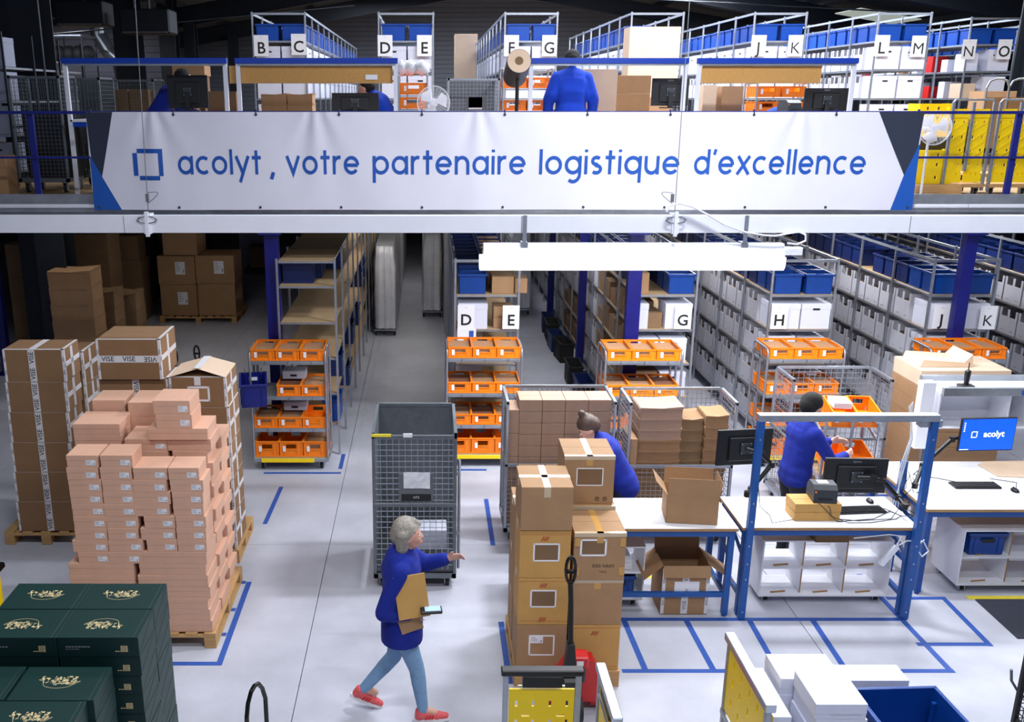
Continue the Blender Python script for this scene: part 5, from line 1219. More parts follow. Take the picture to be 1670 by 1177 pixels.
# contents of the D-E front
carton(.98, YR + .25, 2.032, .28, .36, .22, 'brown box on the top shelf of rack D-E above the letter E', 'kraft'); carton(1.215, YR + .25, 2.032, .16, .3, .19, 'small brown box overhanging the right end of rack D-E top shelf', 'kraft')
for k in range(2): carton(1.0, YR + .22, 1.578 + k * .14, .26, .3, .138, f'small brown box behind the letter E sign, {("lower", "upper")[k]} of two', 'kraft')
for k in range(2): carton(2.98, YR + .2, 1.578 + k * .1, .14, .2, .095, f'small brown box beside the letter G box, {("lower", "upper")[k]} of two', 'kraft')
carton(2.76, YR + .2, 2.032, .16, .3, .27, 'brown box on the top shelf of rack F-G beside the blue column', 'kraft')
for k in range(6): carton(.99, YR + .8 + k * .5, 2.032, .36, .42, .25, f'brown box on the top shelf of rack D-E right column, {ORD[k]} behind the front boxes', 'kraft_dark')
# dark sacks and boxes on the floor level of rack F-G
for k in range(9):
    y = 12.2 + .72 * k
    if abs(y - 14.9) < .3: continue
    o = put('dark_bin', bin_mesh(.26, .6, .3 + .05 * (k % 2), 'rubber' if k % 2 else 'blue_bin_dark', rib=True), None, (2.38 + .02 * (k % 3), y, .0), .06 * ((k * 3) % 4 - 1.5))
    tag(o, f'dark waste bin on the floor along rack F-G, {ORD[k]} from front', 'bin', 'dark bins along rack F-G')
# remaining far bins as masses
def mass(lst, name, label, cat, mats):
    b = B()
    if not lst: return
    vs, fs, mi = [], [], []
    for me, loc, rz in lst:
        o = len(vs); vs += [(v.co.x + loc[0], v.co.y + loc[1], v.co.z + loc[2]) for v in me.vertices]
        for p in me.polygons: fs.append([i + o for i in p.vertices]); mi.append(mats.index(me.materials[p.material_index].name))
    me = bpy.data.meshes.new(name); me.from_pydata(vs, [], fs)
    for m in mats: me.materials.append(_m[m])
    me.polygons.foreach_set('material_index', mi); tag(put(name, me), label, cat, kind='stuff')
# ---- wooden shelving on the left of the aisle
WX0, WX1, WY = -1.83, -1.12, 11.25
WL = [PZ(v, WY) for v in (690, 640, 583, 525, 466, 425)]
rack('long galvanised shelving with bare wooden boards left of the aisle', WX0, WX1, WY, 13, WL, .002, WL[-1] + .03, board='board', pitch=.95, top_rail=False)
rr = random.Random(12)
blu = []
for k, (x, y, z) in enumerate(((-1.6, 11.6, WL[4]), (-1.45, 11.95, WL[4]), (-1.6, 12.4, WL[4]), (-1.25, 12.6, WL[4]), (-1.22, 11.55, WL[0]), (-1.24, 12.2, WL[1]), (-1.22, 13.1, WL[0]), (-1.22, 13.9, WL[1]), (-1.22, 15.1, WL[1]), (-1.22, 16.0, WL[2]), (-1.22, 16.9, WL[2]))):
    sh = ('fifth', 'fifth', 'fifth', 'fifth', 'lowest', 'second', 'lowest', 'second', 'second', 'third', 'third')[k]
    w_ = .42 if k < 1 else .24
    tag(put('plastic_bin', bin_mesh(w_, .4, .26 if k < 4 else .3, 'blue_bin_dark' if k != 4 else 'blue_bin', rib=False), None, (x, y, z + .002 if k < 4 else z - .34)), f'dark blue bin on the {sh} board of the wooden shelving, {ORD[k]} nearest', 'bin', 'dark blue bins in the wooden shelving') if k < 4 else tag(put('plastic_bin', bin_mesh(w_, .5, .3, 'blue_bin_dark' if k != 4 else 'blue_bin', rib=False), None, (x, y, z + .002)), f'blue bin at the aisle edge of the wooden shelving, {ORD[k - 4]} from front', 'bin', 'dark blue bins in the wooden shelving')
# ---- garment rails under plastic covers
def garment_rail(label, x0, x1, y0, y1, zt=1.75, lean=.0):
    t = thing('garment_rail', label, 'garment rail', ((x0 + x1) / 2, (y0 + y1) / 2, 0)); w, d = (x1 - x0) / 2, (y1 - y0) / 2
    b = B(); n = 64; rows = 9; rr = random.Random(int(y0 * 10)); ph = [rr.uniform(0, 6.28) for _ in range(4)]
    for j in range(rows):
        z = .16 + (zt - .16) * j / (rows - 1); tp = .8 + .2 * min(1, (zt - z) / .4)
        for k in range(n):
            a = 2 * math.pi * k / n; cx, cy = math.cos(a), math.sin(a); s = (abs(cx) ** 14 + abs(cy) ** 14) ** (-1 / 14)
            q = 1 + .05 * math.sin(11 * a + ph[0]) * (1.2 - j / rows) + .05 * abs(math.sin(13 * a + ph[1])) - .03
            b.v.append((w * cx * s * q * tp + lean * (j / rows), d * cy * s * (1 + (q - 1) * .5) * (.9 + .1 * tp), z))
    for j in range(rows - 1):
        for k in range(n): b.f.append((j * n + k, j * n + (k + 1) % n, (j + 1) * n + (k + 1) % n, (j + 1) * n + k)); b.m.append(0); b.sm.append(True)
    b.f.append(tuple(range((rows - 1) * n, rows * n))); b.m.append(0); b.sm.append(False)
    b.build('plastic_cover', ['film'], t)
    b = B(); rr = random.Random(2)
    m = int(2 * d / .12)
    for k in range(m):
        y = -d * .85 + 1.7 * d * k / max(1, m - 1); hh = rr.uniform(.75, 1.05); b.bev(-w * .6, w * .6, y - .03, y + .02, zt - .12 - hh, zt - .12, .02)
    b.build('garments', ['cladding_pale'], t)
    b = B(); b.tube((0, -d * .95, zt - .06), (0, d * .95, zt - .06), .015, 8)
    for sy in (-.95, .95): b.tube((0, d * sy, .12), (0, d * sy, zt - .06), .015, 8); b.bar((-w, d * sy, .12), (w, d * sy, .12), .03, .03)
    b.bar((0, -d, .12), (0, d, .12), .03, .03); b.build('rail_frame', ['zinc'], t)
    for sx in (-.85, .85):
        for sy in (-.9, .9): caster(t, w * sx, d * sy, .04, .11)
for k in range(5):
    garment_rail(f'garment rail under a plastic cover left of the aisle, {ORD[k]} from front', -1.0, -.58, 17.4 + 2 * k, 19.2 + 2 * k)
    garment_rail(f'garment rail under a plastic cover right of the aisle beside rack D-E, {ORD[k]} from front', -.08, .33, 19.0 + 2 * k, 20.8 + 2 * k)
    garment_rail(f'garment rail under a plastic cover right of rack D-E, {ORD[k]} from front', 1.75, 2.2, 19.2 + 2 * k, 21.0 + 2 * k)
# ---- goods stored at the back left under the deck
pallet(-5.45, -3.88, 18.5, 19.6, 'wooden pallet under the large labelled boxes at the back left')
t0 = 18.55
for (x0, x1, z0, z1, lb_, lab) in ((-5.42, -4.68, PH, .78, 'large brown box, lower left of five labelled ones on the back pallet', 1), (-4.66, -3.9, PH, .8, 'large brown box, lower right of five on the back pallet', 0), (-5.44, -4.69, .785, 1.37, 'large brown box with label, upper left on the back pallet', 1), (-4.67, -3.89, .805, 1.38, 'large brown box with label, upper right on the back pallet', 1), (-5.3, -4.62, 1.385, 2.05, 'large brown box standing on top of the back pallet load', 0)):
    o = carton((x0 + x1) / 2, t0 + .45, z0, x1 - x0, .8, z1 - z0 - .003, lb_, 'kraft', parts=[('label', -.02, (z1 - z0) * .35, .2, .26)] if lab else [])
    if lb_.startswith('large brown box, lower left'): pass
carton(-6.1, 19.0, 0, .6, .6, 1.25, 'brown box beside the back pallet load, half hidden', 'kraft_dark'); carton(-6.1, 19.0, 1.252, .5, .5, .5, 'brown box on top of the half hidden box beside the back pallet load', 'kraft_dark')
for k in range(7): tray(PX(100, 470, 14.2) + .12, 14.5, .003 + k * .262, .66, .5, .258, f'brown tray box, {ORD[k]} up in the tall stack at the back left', 'kraft', .08)
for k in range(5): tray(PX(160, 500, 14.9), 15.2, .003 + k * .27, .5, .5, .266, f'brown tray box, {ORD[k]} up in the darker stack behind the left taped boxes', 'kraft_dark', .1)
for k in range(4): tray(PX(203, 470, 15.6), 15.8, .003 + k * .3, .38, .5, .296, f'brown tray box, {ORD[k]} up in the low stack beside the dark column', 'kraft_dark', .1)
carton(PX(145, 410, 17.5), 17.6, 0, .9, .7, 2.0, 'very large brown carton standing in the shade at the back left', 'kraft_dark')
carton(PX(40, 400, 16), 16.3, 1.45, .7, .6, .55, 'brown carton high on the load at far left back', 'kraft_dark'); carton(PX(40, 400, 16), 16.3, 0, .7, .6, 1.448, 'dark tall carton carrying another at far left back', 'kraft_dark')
pallet(PX(250, 540, 12.9) - .3, PX(250, 540, 12.9) + .9, 12.6, 13.6, 'wooden pallet lying on the floor behind the taped boxes')
o = open_box('open low carton on the pallet behind the taped boxes', PX(220, 520, 12.9), 13.0, PH, .55, .45, .3, 'kraft_dark', flaps=(('r', .1, .05),))
for k in range(6): tag(B().bev(-.2, .2, -.15, .15, 0, .04, .004).build('flat_carton', ['kraft_pale' if k % 2 else 'kraft'], None, (PX(255, 515, 13.2) + .02 * k, 13.2, PH + .043 * k), rz=.1 * k), f'flattened carton, {ORD[k]} up in the small heap behind the taped boxes', 'cardboard')
o = carton(PX(313, 540, 13.9), 13.9, PH, .34, .3, .3, 'brown carton wrapped in film on a pallet beside the pole handles', 'kraft'); pallet(PX(313, 540, 13.9) - .45, PX(313, 540, 13.9) + .4, 13.5, 14.3, 'wooden pallet under the small wrapped carton at the back left')
for u, Y, lb_ in ((287, 11.7, 'parked pallet truck with black pole handle, left one behind the taped boxes'), (316, 11.9, 'parked pallet truck with black pole handle, right one behind the taped boxes')):
    c = copy_tree(pt, None, (PX(u, 560, Y), Y, 0), .2 if u < 300 else math.pi + .1, lb_)
b = B(); b.box(-.5, .5, 0, .05, 0, 1.8); tag(b.build('panel', ['cladding_pale'], None, (PX(418, 400, 25), 25.2, .0)), 'pale panel leaning at the far end beyond the blue column', 'panel'); carton(PX(422, 405, 24), 24.3, .16, .5, .5, .55, 'brown box on a low stand in front of the pale panel', 'kraft_dark'); tag(B().bev(-.4, .4, -.3, .3, 0, .155, .01).build('low_stand', ['dark_steel'], None, (PX(422, 405, 24), 24.3, 0)), 'low dark stand under the far brown box', 'stand')
# ================================================================ UPSTAIRS RACKS
UZ = [3.45, 3.96, 4.43, 4.907, 5.37]; UT = 5.83
UPPER = [('B-C', -2.93, -2.04, 16.6, 12), ('D-E', -.80, .12, 16.6, 12), ('F-G', 1.33, 2.21, 16.6, 15), ('H-I', 3.46, 4.33, 16.6, 7), ('J-K', 5.53, 6.4, 16.6, 14), ('L-M', 7.62, 8.5, 16.6, 14), ('N-O', 9.74, 10.62, 17.6, 12), ('P', 11.8, 12.6, 17.6, 10)]
for rn, x0, x1, y0, bays in UPPER:
    rack(f'galvanised shelving rack upstairs signed {rn}' if rn not in ('P', 'H-I') else ('galvanised shelving rack upstairs at the right border' if rn == 'P' else 'galvanised shelving rack upstairs hidden behind a tall pink cardboard sheet'), x0, x1, y0, bays, UZ, MZ, UT)
    W_ = x1 - x0; D = W_ / 2 - .02; side = -1 if x0 > 0 else 1
    wh = f'rack {rn} upstairs' if rn != 'P' else 'right border rack upstairs'
    for k in range(int(bays / .44)):
        y = y0 + .03 + .44 * k + .2
        cols = (0, 1) if k == 0 else ((0,) if side < 0 else (1,))
        if rn == 'D-E' and k > 1: cols = ()
        for c in cols:
            if rn == 'H-I' and k == 0: continue
            me = bin_mesh(D - .01, .4, .27, 'blue_bin_up', rib=False); loc = (x0 + .03 + D / 2 + c * (D + .01), y, 5.372)
            if y < 21.2: tag(put('plastic_bin', me, None, loc), f'blue bin on the top shelf of {wh}, {("left", "right")[c]} side, {ORD[k]} from front', 'bin', 'blue bins on the upstairs racks')
            else: add_merge('blue', me, loc)
        for li in (3, 2, 1):
            if rn in ('N-O', 'P'): continue
            for c in cols:
                if k == 0:
                    if rn == 'H-I': continue
                    tag(put('storage_box', archive(D - .02, .4, .37), None, (x0 + .03 + D / 2 + c * (D + .01), y0 + .01, UZ[li] + .002)), f'white storage box, {("left", "right")[c]} front end, {LBL[4 - li]} shelf of {wh}', 'box', 'white storage boxes upstairs')
                else:
                    if rn == 'D-E': continue
                    me = pick_bin(.42, D - .02, .37, 'white_box') if rn in ('J-K', 'L-M') and li != 3 or rn == 'L-M' else archive(.42, D - .03, .36)
                    rz_ = 0 if me.name.startswith('picking') else -math.pi / 2
                    if side > 0: rz_ = math.pi / 2
                    xx = (x0 + .02) if side < 0 else (x1 - .02)
                    if y < 20.2 and li > 1:
                        nm = 'picking_bin' if me.name.startswith('picking') else 'storage_box'
                        tag(put(nm, me, None, (xx, y, UZ[li] + .002), rz_), f'white box in aisle side of {wh}, {LBL[4 - li]} shelf, {ORD[k]} from front', 'box', 'white storage boxes upstairs')
                    elif li > 1:
                        cr, sr = math.cos(rz_), math.sin(rz_); m2_ = cached(('rot', me.name, rz_), lambda: me.copy()) 
                        if rz_ and not m2_.get('rot'):
                            for v in m2_.vertices: v.co = (v.co.x * cr - v.co.y * sr, v.co.x * sr + v.co.y * cr, v.co.z)
                            m2_['rot'] = 1
                        add_merge('pick', m2_, (xx, y, UZ[li] + .002))
SG = [('B', 426, 74, 'B-C'), ('C', 487, 72, 'B-C'), ('D', 628, 74, 'D-E'), ('E', 692, 74, 'D-E'), ('F', 834, 74, 'F-G'), ('G', 896, 74, 'F-G'), ('J', 1237, 74, 'J-K'), ('K', 1297, 74, 'J-K'), ('L', 1438, 74, 'L-M'), ('M', 1498, 75, 'L-M'), ('N', 1580, 80, 'N-O'), ('O', 1638, 80, 'N-O')]
for L_, u, v, rn in SG:
    y = 17.56 if rn == 'N-O' else 16.56
    sign(L_, PX(u, v, y), PZ(v, y), y, f'white sign with letter {L_} on the upstairs rack', w=.25, h=.34, size=.26, dot={'B': .16, 'F': .16, 'M': -.15, 'K': -.17, 'O': -.17}.get(L_))
# goods on rack N-O
gx = 9.74
for k, (dx, z, w_, h_, m_, lb_) in enumerate(((.15, 4.909, .2, .3, 'white_box', 'white carton on the left of rack N-O, under the letter N'), (.62, 4.909, .38, .37, 'white_box', 'white storage box under the letter O sign'), (.15, 4.432, .25, .26, 'kraft_pale', 'patterned pale carton on the third shelf of rack N-O'), (.6, 4.432, .4, .38, 'white_box', 'white storage box on the third shelf of rack N-O'), (.55, 3.962, .4, .3, 'kraft', 'brown box low on rack N-O'))):
    carton(gx + dx, 17.85, z, w_, .4, h_, lb_, m_)
for k in range(10):
    y = 18.4 + .55 * k; m_ = ('white_box', 'red', 'white_box', 'kraft_dark', 'paper')[k % 5]
    for li, z in ((0, 4.909), (1, 4.432)): carton(gx + .2, y, z, .3, .22, .22 + .08 * ((k + li) % 2), f'{ {"white_box": "white", "red": "red", "kraft_dark": "dark brown", "paper": "white"}[m_]} carton on rack N-O aisle side, {("second", "third")[li]} shelf, {ORD[k]} from front', m_)
# blue and white goods of the small rack at the left border
rack('dark shelving rack with white boxes at the left border upstairs', -6.6, -5.72, 13.2, 3, [3.45, 3.95, 4.4, 4.85], MZ, 5.3, post='dark_steel', top_rail=False)
for z in (3.45, 3.95, 4.4, 4.85):
    for k in range(2): tag(put('storage_box', archive(.4, .4, .38, mat='cladding_pale'), None, (-6.36 + .43 * k, 13.2, z + .002)), f'pale box on the left border rack upstairs, {("outer", "inner")[k]} column, shelf at {("floor", "knee", "waist", "head")[[3.45, 3.95, 4.4, 4.85].index(z)]} height', 'box')
mass(merged['pick'], 'picking_bins', 'distant white picking bins and boxes filling the far ends of the racks', 'bins', ['white_bin', 'kraft_dark', 'ink', 'white_box'])
mass(merged['blue'], 'plastic_bins', 'distant blue bins filling the far ends of the top shelves', 'bins', ['blue_bin', 'blue_bin_dark', 'blue_bin_up'])
# ================================================================ UPSTAIRS WORKSTATIONS
YS = 12.05
def frame_bench(label, x0, x1, cork=None, desk=True):
    t = thing('packing_station', label, 'workstation', ((x0 + x1) / 2, YS, MZ)); w = (x1 - x0) / 2
    for sx in (-1, 1): B().box(sx * w - .025, sx * w + .025, -.02, .02, 0, 1.62).build('post', ['white_steel'], t); B().box(sx * w - .025, sx * w + .025, .6, .64, 0, .9).build('rear_leg', ['white_steel'], t)
    B().bev(-w - .03, w + .03, -.05, .03, 1.6, 1.665, .003).build('top_beam', ['royal'], t); B().box(-w, w, -.03, .03, 1.575, 1.6).build('beam_flange', ['zinc'], t)
    if desk: B().bev(-w, w, -.02, .68, .9, .93, .003).build('desk_top', ['white_melamine'], t); B().box(-w, w, .0, .04, .84, .9).build('desk_rail', ['royal'], t)
    if cork:
        a, b_ = cork; B().box(a * w, b_ * w, .03, .05, 1.37, 1.565).build('cork_board', ['cork'], t)
        b = B(); b.box(a * w, b_ * w, .02, .03, 1.555, 1.575); b.box(a * w, b_ * w, .02, .03, 1.365, 1.38); b.build('board_frame', ['wood'], t)
    return t
F1 = frame_bench('packing station upstairs behind the banner, leftmost frame with blue beam', -4.47, -2.49)
F2 = frame_bench('packing station upstairs with brown pin board, second frame from left', -2.33, -.38, cork=(-1.12, .96))
F3 = frame_bench('packing station upstairs where the man in blue stands, third frame', 1.30, 3.21)
F4 = frame_bench('packing station upstairs with pale pin board, rightmost frame', 3.38, 5.30, cork=(-.95, .6))
B().box(.6, .75, .018, .0195, 1.41, 1.47).build('paper_note', ['paper'], F2)
DZ = MZ + .931
def umon(lb, u0, u1, v0, v1, Y=12.4, brand=False):
    x0, z1 = P(u0, v0, Y); x1, z0 = P(u1, v1, Y); z0 = max(z0, DZ + .03); w, h = x1 - x0, z1 - z0
    m, _ = monitor(lb, ((x0 + x1) / 2, Y, (z0 + z1) / 2), math.pi, w=w, h=h, brand=brand); B().box(-.03, .03, .036, .07, -h / 2 - .03, 0).build('stand', ['black'], m); B().box(-.12, .12, -.04, .12, -h / 2 - .03, -h / 2 - .015).build('foot', ['black'], m)
umon('large black monitor seen from behind, leftmost packing station upstairs', 272, 341, 122, 176); umon('black monitor seen from behind, second station upstairs under pin board', 541, 618, 151, 183)
umon('black monitor seen from behind, right end of third station upstairs', 1064, 1121, 127, 172, brand=True); umon('black monitor seen from behind, rightmost station upstairs', 1313, 1380, 143, 182, brand=True)
pr2 = copy_tree(pr, None, (PX(1288, 165, 12.3), 12.3, DZ + .08), .3, 'dark label printer on a brown box at the rightmost station upstairs'); carton(PX(1288, 178, 12.3), 12.3, DZ, .3, .25, .078, 'brown box under the label printer upstairs')
# wrap roll on a pole
wr = thing('wrap_roll', 'dark wrapping film roll mounted on a pole upstairs left of the man', 'film roll', (PX(843, 160, 11.75), 11.75, MZ))
zr = PZ(108, 11.7) - MZ; B().tube((0, 0, 0), (0, 0, zr - .1), .022, 10).build('pole', ['black'], wr); b = B(); b.tube((0, -.16, zr + .06), (0, .38, zr - .1), .145, 24); b.build('film', ['navy_vinyl'], wr)
a_, c2 = Vector((0, -.163, zr + .061)), Vector((0, -.16, .047)).normalized()
b = B(); n = 24
for k in range(n):
    t0_, t1_ = 2 * math.pi * k / n, 2 * math.pi * (k + 1) / n; up_ = Vector((0, .28, .96)); rt = Vector((1, 0, 0))
    q = [a_ + rt * r_ * math.cos(t) + up_ * r_ * math.sin(t) for r_, t in ((.05, t0_), (.14, t0_), (.14, t1_), (.05, t1_))]; b.quad(*q)
b.build('roll_end', ['kraft_pale'], wr); b = B(); b.tube(a_ + Vector((0, .002, 0)), a_ + Vector((0, -.003, .001)), .05, 16, sm=False); b.build('cardboard_core', ['kraft_dark'], wr); B().box(-.1, .1, -.1, .1, 0, .02).build('base', ['black'], wr)
# fans
def fan(lb, u, v, Y, r):
    x, z = P(u, v, Y); t = thing('fan', lb, 'fan', (x, Y, MZ)); zz = z - MZ
    b = B()
    for rr_ in (r, r * .9, r * .8, r * .7, r * .6, r * .5, r * .4, r * .25):
        for k in range(28):
            a, a2 = 2 * math.pi * k / 28, 2 * math.pi * (k + 1) / 28; y = -.06 - .03 * (1 - rr_ / r); b.bar((rr_ * math.cos(a), y, zz + rr_ * math.sin(a)), (rr_ * math.cos(a2), y, zz + rr_ * math.sin(a2)), .004 if rr_ < r else .012, .004 if rr_ < r else .012, (0, 1, 0))
    for k in range(24): a = 2 * math.pi * k / 24; b.bar((.03 * math.cos(a), -.09, zz + .03 * math.sin(a)), (r * math.cos(a), -.06, zz + r * math.sin(a)), .003, .003, (0, 1, 0))
    b.build('guard', ['fan_white'], t); b = B()
    for k in range(3):
        a = 2 * math.pi * k / 3 + .4; p = [(.03, a - .5), (r * .85, a - .75), (r * .93, a), (r * .8, a + .5), (.03, a + .5)]; b.quad(*[(q_ * math.cos(t_), -.02 - .03 * i / 5, zz + q_ * math.sin(t_)) for i, (q_, t_) in enumerate(p)])
    b.build('blades', ['fan_white'], t); b = B(); b.tube((0, -.095, zz), (0, -.08, zz), .035, 14, sm=False); b.tube((0, -.02, zz), (0, .12, zz), .06, 14); b.build('motor', ['fan_white'], t)
    B().tube((0, .06, 0), (0, .06, zz), .016, 10).build('stand', ['fan_white'], t); B().tube((0, .06, 0), (0, .06, .03), .18, 20).build('base', ['fan_white'], t)
fan('white round stand fan behind the banner beside the grey cages', 707, 167, 12.0, .2); fan('white stand fan at the right end of the banner', 1521, 208, 11.75, .2)
# cages upstairs
c = roll_cage(PX(730, 150, 13.4), PX(815, 150, 13.4), 13.4, 14.0, PZ(126, 13.4) - MZ, 'grey roll cage upstairs with papers and black placard, behind the banner', mat='zinc', split=.98, z=MZ, solid_rear=True, rear_mat='zinc_dark')
B().box(-.07, .12, -.31, -.302, .62, .78).build('paper_note', ['paper'], c, (0, 0, .42)); B().box(-.14, .17, -.31, -.302, .0, .12).build('placard', ['black'], c, (0, 0, .86)); B().box(-.1, .18, -.31, -.302, .2, .34).build('document_plate', ['grey_plastic'], c, (0, 0, .86))
roll_cage(PX(20, 200, 12.2), PX(103, 200, 12.2), 12.2, 12.8, PZ(122, 12.2) - MZ, 'dark roll cage upstairs at left behind the blue rail', mat='zinc_dark', split=.98, z=MZ)
roll_cage(PX(108, 200, 12.9), PX(168, 200, 12.9), 12.9, 13.5, PZ(125, 12.9) - MZ, 'dark roll cage upstairs just left of the banner', mat='zinc_dark', split=.98, z=MZ, solid_rear=True)
c = roll_cage(PX(170, 160, 14.2), PX(252, 160, 14.2), 14.2, 14.8, PZ(128, 14.2) - MZ, 'roll cage upstairs holding brown boxes behind the leftmost station', mat='zinc_dark', split=.98, z=MZ)
for i, u in enumerate((197, 230)):
    for k in range(3): carton(PX(u, 160, 14.4), 14.5, MZ + .2 + k * .37, .28, .4, .368, f'brown box in the left upstairs cage, {("left", "right")[i]} column, {ORD[k]} up', 'kraft_dark')
b = B(); b.box(-.3, .3, -.2, .2, .2, 1.0); tag(b.build('machine', ['black'], None, (PX(78, 150, 12.45), 12.5, MZ)), 'dark machine inside the roll cage at left upstairs', 'machine')
# boxes upstairs
def ubox(lb, u0, u1, v0, v1, Y, mat='kraft', d=.35, z0=None, **kw):
    x0, z1 = P(u0, v0, Y); x1, zb = P(u1, v1, Y); z0 = zb if z0 is None else z0
    return carton((x0 + x1) / 2, Y + d / 2, z0, x1 - x0, d, z1 - z0, lb, mat, **kw)
ubox('tall pink cardboard sheet box standing before rack H-I upstairs', 1028, 1106, 43, 118, 15.9, 'kraft_pale', .5, z0=4.45); carton(PX(1066, 118, 15.9), 16.15, MZ, .68, .5, 1.196, 'large brown carton supporting the tall pink box upstairs', 'kraft')
ubox('plain pink cardboard panel behind the shoulder of the man upstairs', 948, 1003, 112, 200, 13.6, 'kraft_pale', .12, z0=MZ)
for k in range(6): ubox(f'brown carton in the stack right of the man upstairs, {ORD[k]} up', 1006, 1052, 100, 100, 13.9, 'kraft', .4, z0=MZ + .25 * k) if False else carton(PX(1030, 150, 14.0), 14.1, MZ + .003 + .25 * k, .5, .4, .247, f'brown carton in the stack right of the man upstairs, {ORD[k]} up', 'kraft')
for i in range(2):
    for k in range(9):
        tray(PX(447 + 42 * i, 160, 13.5), 13.7, MZ + .003 + k * .137, .345, .4, .135, f'brown slotted carton under the pin board, {("left", "right")[i]} column, {ORD[k]} up', 'kraft')
for k in range(4): carton(PX(361, 150, 13.8), 14, MZ + .003 + k * .32, .42, .4, .317, f'brown box in the stack behind the left stations gap, {ORD[k]} up', 'kraft_dark')
ubox('brown box above the large left monitor upstairs', 280, 334, 106, 122, 14.4, 'kraft', .4, z0=4.75); carton(PX(306, 150, 14.4), 14.6, MZ + .002, .5, .4, 1.495, 'tall brown carton behind the large left monitor upstairs', 'kraft_dark')
ubox('pale tall carton seen under the pale pin board, left', 1148, 1165, 138, 200, 13.2, 'kraft_pale', .3, z0=MZ); ubox('brown tall carton seen under the pale pin board, right', 1178, 1208, 140, 200, 13.2, 'kraft', .3, z0=MZ)
ubox('small pale box on the deck rack behind rack D-E upstairs', 742, 778, 55, 125, 26, 'kraft_pale', .6, z0=MZ)
ubox('brown box at the left border upstairs behind the rail', -8, 17, 254, 330, 11.75, 'kraft', .3, z0=MZ)
ubox('brown box on a trolley top at the right border upstairs', 1606, 1655, 148, 172, 14.5, 'kraft', .4, z0=4.12)
# crates upstairs
def crate_rack(lb, u0, u1, Y, ztop, tiers, tilt=0):
    x0, x1 = PX(u0, 140, Y), PX(u1, 140, Y); t = thing('crate_trolley', lb, 'trolley', ((x0 + x1) / 2, Y + .25, MZ)); w = (x1 - x0) / 2; b = B()
    for sx in (-1, 1): b.path([(sx * w, -.26, .1), (sx * w, -.26, ztop - MZ), (sx * w, .26, ztop - MZ), (sx * w, .26, .1)], .014, 8)
    for z in tiers: b.box(-w, w, -.26, .26, z - MZ - .03, z - MZ - .01)
    b.build('frame', ['zinc'], t)
    for sx in (-1, 1):
        for sy in (-.2, .2): caster(t, sx * (w - .06), sy, .04, .1)
    n = max(1, round(2 * w / .3))
    for li, z in enumerate(tiers):
        for k in range(n):
            sd = ('left', 'middle', 'right')[k] if n == 3 else (('left', 'right')[k] if n == 2 else 'single')
            orange_crate(x0 + (k + .5) * 2 * w / n, Y + .25, z + (.0 if not tilt else .03), f'orange crate, {sd} on tier {ORD[li]} of the {lb}'[:110], w=2 * w / n - .02, d=.44, h=.15, group='orange crates upstairs', rx=tilt)
crate_rack('crate trolley behind the fan upstairs', 650, 697, 13.0, PZ(122, 13.0), [3.6, 3.95, 4.3, PZ(156, 13.0) + .02])
for k, (u, v, m_) in enumerate(((668, 108, 'film'), (688, 104, 'film'), (655, 112, 'film'))):
    x, z = P(u, v, 13.2); o = B(); rr = random.Random(k)
    o.ball((0, 0, 0), .11, 12, 8, (1, .9, .9)); 
    for q in range(len(o.v)): p = o.v[q]; f_ = 1 + .22 * math.sin(9 * p[0] * 10 + k) * math.cos(7 * p[2] * 10); o.v[q] = (p[0] * f_, p[1] * f_, p[2] * f_)
    tag(o.build('plastic_bag', [m_], None, (x, 13.24, PZ(118, 13.2) + .06)), f'crumpled clear plastic bag on the orange crates behind the fan, {ORD[k]} of three', 'bag')
crate_rack('crate trolley left of the man upstairs', 820, 900, 14.3, PZ(112, 14.3), [3.7, 4.0, PZ(180, 14.3), PZ(143, 14.3)])
crate_rack('crate trolley under the pale pin board upstairs', 1235, 1318, 13.6, PZ(135, 13.6), [3.8, PZ(183, 13.6), PZ(158, 13.6)])
# yellow crates on trolleys at the right
def yellow_panel_mesh(w, h):
    def f():
        sl = [(x * w - .012, x * w + .012, z * h, z * h + .035) for x in (-.28, .28) for z in (.22, .42, .6, .8)]; b = B(); slotted(b, w, h, sl)
        for k in range(4): b.bar((-w * .42, -.012, h * (.3 + .13 * k)), (w * .42, -.012, h * (.44 + .13 * k)), .012, .012, (0, 1, 0))
        b.box(-w / 2, w / 2, -.03, -.006, 0, h * .1); b.box(-w / 2, w / 2, -.02, -.006, h * .88, h * .97)
        for k in (-.4, -.1, .2): b.box(w * k, w * k + .05, -.025, -.006, h * .1, h * .14)
        return b.mesh('yellow_panel', ['yellow'])
    return cached(('yp', round(w, 3), round(h, 3)), f)
for ti, (u0, u1) in enumerate(((1546, 1612), (1622, 1690))):
    x0, x1 = PX(u0, 260, 11.9), PX(u1, 260, 11.9); w = x1 - x0; t = thing('yellow_trolley', ('trolley with tall yellow panels upstairs right of the banner', 'trolley with tall yellow panels at the right border upstairs')[ti], 'trolley', ((x0 + x1) / 2, 12.1, MZ))
    for x in (-w / 2, 0, w / 2): B().bev(x - .018, x + .018, -.16, -.13, .06 if x else .3, 1.14, .003).build('upright', ['zinc'], t)
    b = B(); b.path([(-w / 2, -.145, 1.14), (-w / 2 + .02, -.145, 1.17), (w / 2 - .02, -.145, 1.17), (w / 2, -.145, 1.14)], .014, 8); b.build('top_tube', ['zinc'], t)
    B().bev(-w / 2, w / 2, -.18, .3, .1, .14, .003).build('wood_deck', ['wood'], t)
    for k in (-1, 1): put('yellow_panel', yellow_panel_mesh(w / 2 - .04, .9), t, (k * w / 4, -.1, .16))
    for sx in (-1, 1):
        for sy in (-.1, .22): caster(t, sx * (w / 2 - .06), sy, .04, .1)
